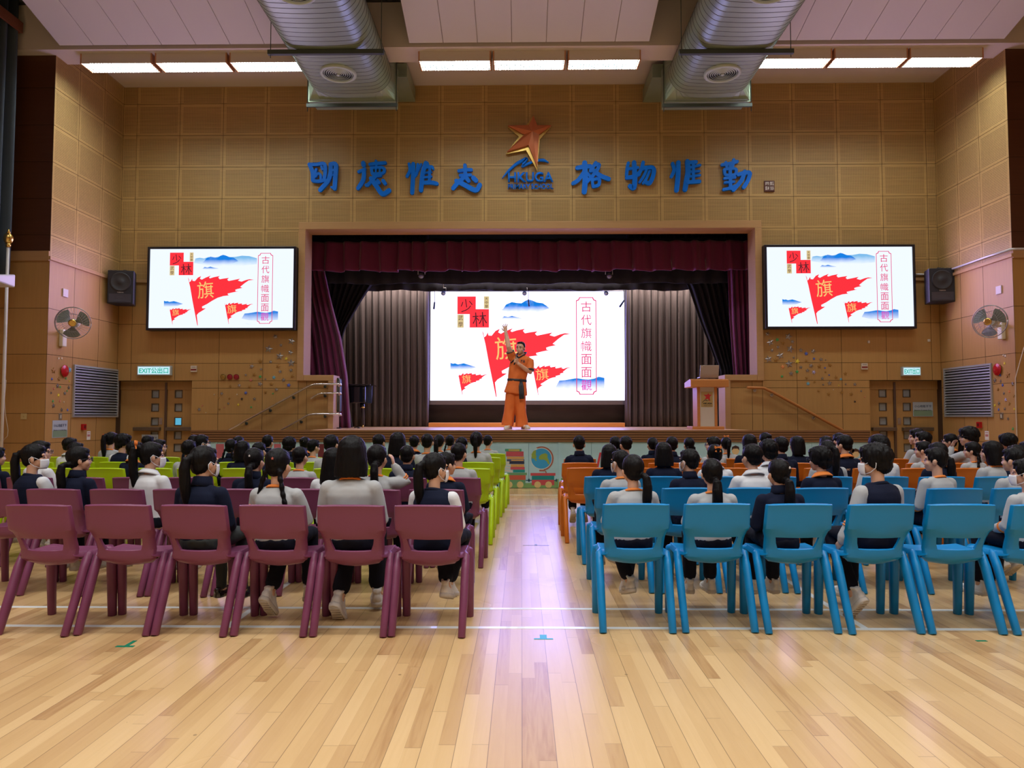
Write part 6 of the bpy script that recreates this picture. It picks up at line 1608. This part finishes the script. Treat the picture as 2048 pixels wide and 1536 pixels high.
# ================================================================ presenter on the stage
Ys = 13.35
fp = U(980 + 330 * .15625, 860, Ys)
K = .15625 * Ys / FPX * 1.005
px_ = lambda x: (x - 330) * K
pz_ = lambda y: (1476 - y) * K
pres = thing('person', 'person in orange martial arts suit raising one arm and speaking into a microphone on stage', 'person', (fp.x, Ys, ZS))
def V3(x, y, d=0.0): return Vector((px_(x), d, pz_(y)))
hc = V3(392, 437, -.03)
HM = Matrix.Translation(hc) @ Matrix.Rotation(radians(157), 4, 'Z') @ Matrix.Rotation(radians(-4), 4, 'X')
bm = BM(); head_geo(bm, HM, 1.10)
tube(bm, [V3(400, 545, .02), V3(398, 505, .01), hc + Vector((0, .02, -.02))], [.066, .058, .058], 16)
PT = [(1010, 325, .175, .115), (930, 330, .17, .115), (850, 345, .15, .11), (740, 365, .165, .115), (640, 385, .175, .11), (570, 392, .155, .095), (535, 398, .09, .07)]
rings(bm, [[(px_(cx) + rx * cos(2 * pi * k / 24), .0 + ry * sin(2 * pi * k / 24), pz_(y)) for k in range(24)] for y, cx, rx, ry in PT])
RS, RE, RW = V3(283, 560, 0), V3(238, 425, -.10), V3(200, 222, -.04)
LS, LE, LW = V3(510, 615, 0), V3(508, 752, -.06), V3(368, 655, -.25)
tube(bm, [V3(310, 580, 0), RS, RE, RE.lerp(RW, .5), RW], [.060, .058, .046, .042, .029], 14, dome=True)
tube(bm, [V3(480, 590, 0), LS, LE, LE.lerp(LW, .4), LW], [.060, .060, .046, .042, .030], 14, dome=True)
hand_geo(bm, RW + Vector((0, 0, -.005)), (-.12, -.05, 1), (0, 1, 0), 1.08, .08, 1.0, 1)
# left hand closed round the microphone
MT, MB_ = V3(350, 545, -.285), V3(312, 662, -.265)
ax = (MT - MB_).normalized()
gc = MB_.lerp(MT, .42)
pd = (gc - LW).normalized()
ell(bm, LW.lerp(gc, .62) + Vector((0, .018, 0)), (.040, .024, .042), None, 14, 10)
outv = Vector((0, -1, 0)); sidev = ax.cross(outv).normalized()
for i in range(4):
    c = gc + ax * (.030 - .021 * i); pts = []
    for a in (-60, -15, 40, 95, 150):
        r_ = .026
        pts.append(c + (sidev * cos(radians(a)) * -1 * (1) + outv * sin(radians(a))) * r_)
    st = c + Vector((.045, .012, .0))
    tube(bm, [st] + [c + Vector((cos(radians(a)) * .026, -sin(radians(a)) * .026, 0)) for a in (20, 75, 130, 175 - 8 * i)], [.0098, .0098, .0095, .009, .0078], 8, dome=True)
tube(bm, [LW.lerp(gc, .5) + Vector((0, .0, .03)), gc + ax * .05 + Vector((.018, .006, 0)), gc + ax * .075 + Vector((-.008, -.018, 0))], [.012, .011, .009], 8, dome=True)
FL, FR = V3(245, 1462, 0), V3(440, 1466, 0)
for h, k, f in ((V3(275, 960), V3(245, 1200, -.02), FL), (V3(385, 960), V3(420, 1200, -.02), FR)):
    tube(bm, [h, k, f + Vector((0, .02, .09))], [.085, .058, .04], 12, dome=True); tube(bm, [f + Vector((0, .02, .07)), f + Vector((0, -.10, .04))], [.035, .03], 10, dome=True)
obj('body', blob(bm, .0052, 2), M_skin, pres)
# hair, face details
bm = BM()
def he(c, r, nu=20, nv=14):
    b2 = BM(); ell(b2, [v * 1.10 for v in c], [v * 1.10 for v in r], None, nu, nv)
    for v in b2.verts: v.co = HM @ v.co
    me = bpy.data.meshes.new('t'); b2.to_mesh(me); b2.free(); bm.from_mesh(me); bpy.data.meshes.remove(me)
he((0, -.022, .036), (.074, .087, .074)); he((0, -.055, -.015), (.060, .040, .05)); he((0, .030, .084), (.052, .042, .020))
for q in (-1, 1): he((.068 * q, -.006, .012), (.008, .024, .030))
obj('hair', blob(bm, .006, 3, .004, (60, 60, 20)), M_hair, pres)
def hpart(nm, bm_, m):
    for v in bm_.verts: v.co = HM @ (v.co * 1.10)
    obj(nm, bm_, m, pres)
for q in (-1, 1):
    b2 = BM(); ell(b2, (.030 * q, .0735, -.004), (.0125, .006, .0055), None, 12, 8); hpart('eye', b2, mat('eye_white', (0.55, 0.5, 0.45), 0.3))
    b2 = BM(); ell(b2, (.030 * q, .0785, -.004), (.0055, .003, .0052), None, 12, 8); hpart('iris', b2, M_eye)
    b2 = BM(); tube(b2, [(.014 * q, .083, .017), (.030 * q, .083, .022), (.047 * q, .074, .016)], [.0035, .0045, .0025], 6); hpart('eyebrow', b2, M_hair)
b2 = BM(); ell(b2, (0, .0835, -.068), (.017, .0025, .0028), None, 12, 6); hpart('mouth', b2, mat('mouth_dark', (0.16, 0.03, 0.025), 0.5))
# suit
M_suit = mat('orange_suit', (0.62, 0.135, 0.018), 0.75, bump=((7, 7, 7), 0.10, 0.06))
M_belt = mat('black_belt', (0.010, 0.011, 0.018), 0.6)
bm = BM()
TU = [(1028, 330, .212, .165), (1010, 328, .218, .168), (930, 335, .196, .150), (880, 343, .182, .138), (845, 346, .176, .132), (800, 352, .180, .135), (720, 368, .192, .138), (640, 385, .200, .132), (580, 392, .178, .115), (548, 396, .125, .09), (530, 399, .085, .075)]
rings(bm, [[(px_(cx) + rx * cos(2 * pi * k / 32), ry * sin(2 * pi * k / 32), pz_(y) + (.03 * cos(2 * pi * k / 32) * -1 if y > 1000 else 0)) for k in range(32)] for y, cx, rx, ry in TU])
rs_end = RS.lerp(RE, .55)
tube(bm, [V3(330, 590), RS, RS.lerp(RE, .35), rs_end], [.09, .085, .078, .076], 16)
tube(bm, [V3(470, 600), LS, LS.lerp(LE, .5), LS.lerp(LE, .80)], [.09, .082, .080, .084], 16)
obj('tunic', blob(bm, .008, 5, .008, (9, 9, 7)), M_suit, pres)
bm = BM(); p = LS.lerp(LE, .80); d = (LE - LS).normalized() * .012; tube(bm, [p - d, p + d * .6], [.0865, .0865], 20); p = rs_end; d = (RE - RS).normalized() * .008; tube(bm, [p - d, p + d * .3], [.078, .078], 18)
obj('cuff', bm, M_belt, pres)
bm = BM()
for tp, k, hm, r0, r1 in ((V3(288, 985), V3(250, 1220, -.01), V3(225, 1428), .105, .118), (V3(372, 985), V3(395, 1220, -.01), V3(405, 1440), .105, .122)):
    tube(bm, [tp + Vector((0, 0, .05)), tp.lerp(k, .5), k, k.lerp(hm, .5), hm], [.112, .108, .102, .108, r1], 20)
obj('trousers', blob(bm, .009, 5, .010, (10, 10, 4)), M_suit, pres)
bm = BM()
def rg(y, cx, rx, ry, tl): return [(px_(cx) + rx * cos(2 * pi * k / 36), ry * sin(2 * pi * k / 36), pz_(y) + tl * cos(2 * pi * k / 36)) for k in range(36)]
rings(bm, [rg(868, 346, .176, .134, -.012), rg(866, 346, .184, .142, -.012), rg(838, 346, .184, .142, -.012), rg(836, 346, .176, .134, -.012)], cap=False)
kx = px_(398)
ell(bm, (kx, -.148, pz_(855)), (.030, .022, .026), None, 12, 8)
for x0, x1, zb in ((372, 408, 1092), (398, 436, 1090)):
    tube(bm, [(kx, -.155, pz_(862)), (px_((x0 + x1) / 2 - 4), -.178, pz_(930)), (px_((x0 + x1) / 2), -.188, pz_(1010)), (px_((x0 + x1) / 2 + 3), -.186, pz_(zb))], [.020, .026, .028, .028], 10, flat=.28, side=(1, 0, 0))
obj('belt', bm, M_belt, pres)
bm = BM()
cp = [V3(465, 498, .03), V3(452, 520, -.055), V3(400, 552, -.100), V3(345, 580, -.118), V3(300, 606, -.115), V3(268, 634, -.085)]
tube(bm, cp, .019, 10, flat=.55, side=(0, -1, 0))
cp2 = [V3(335, 520, .03), V3(345, 540, -.06), V3(362, 562, -.10)]
tube(bm, cp2, .017, 10, flat=.55, side=(0, -1, 0)); tube(bm, [V3(465, 498, .03), V3(430, 490, .085), V3(370, 495, .085), V3(335, 520, .03)], .017, 10)
co = obj('collar', bm, M_belt, pres)
bm = BM(); tube(bm, [p + Vector((0, -.010, .004)) for p in cp[1:]], .0055, 8); obj('collar_piping', bm, mat('piping_tan', (0.62, 0.40, 0.28), 0.7), pres)
text_obj('chest_emblem', '武林', (px_(420), -.128, pz_(616)), M_belt, pres, w=.085, h=.065, offset=.03)
for f, rz in ((FL, -.35), (FR, .45)):
    bm = BM(); out = [(.036, .07), (.042, .03), (.038, -.05), (.046, -.12), (.040, -.17), (.020, -.20), (-.020, -.20), (-.040, -.17), (-.046, -.12), (-.038, -.05), (-.042, .03), (-.036, .07), (0, .085)]
    rings(bm, [[(x, y, .0) for x, y in out], [(x * 1.03, y * 1.03, .012) for x, y in out], [(x, y, .03) for x, y in out], [(x * .9, y * .92, .055) for x, y in out], [(x * .7, y * .5 + .03, .085) for x, y in out]])
    o = obj('shoe', blob(bm, .006, 3), mat('cloth_shoe', (0.50, 0.46, 0.40), 0.7), pres, (f.x, .0, 0.004)); o.rotation_euler.z = rz
# microphone held in the hand
mc = thing('microphone', 'black handheld microphone held by the person in orange on stage', 'microphone', pres.location + MB_)
bm = BM(); L = MT - MB_; tube(bm, [Vector((0, 0, 0)), L * .3, L * .74], [.012, .0145, .019], 12, dome=True); obj('handle', bm, M_black, mc)
bm = BM(); ell(bm, L * .88, (.025, .025, .029), None, 16, 12); obj('grille', bm, mat('mic_grille', (0.03, 0.03, 0.035), 0.5, 0.4), mc)
bm = BM(); tube(bm, [L * .70, L * .745], [.0215, .0215], 14); obj('silver_ring', bm, M_steel, mc)
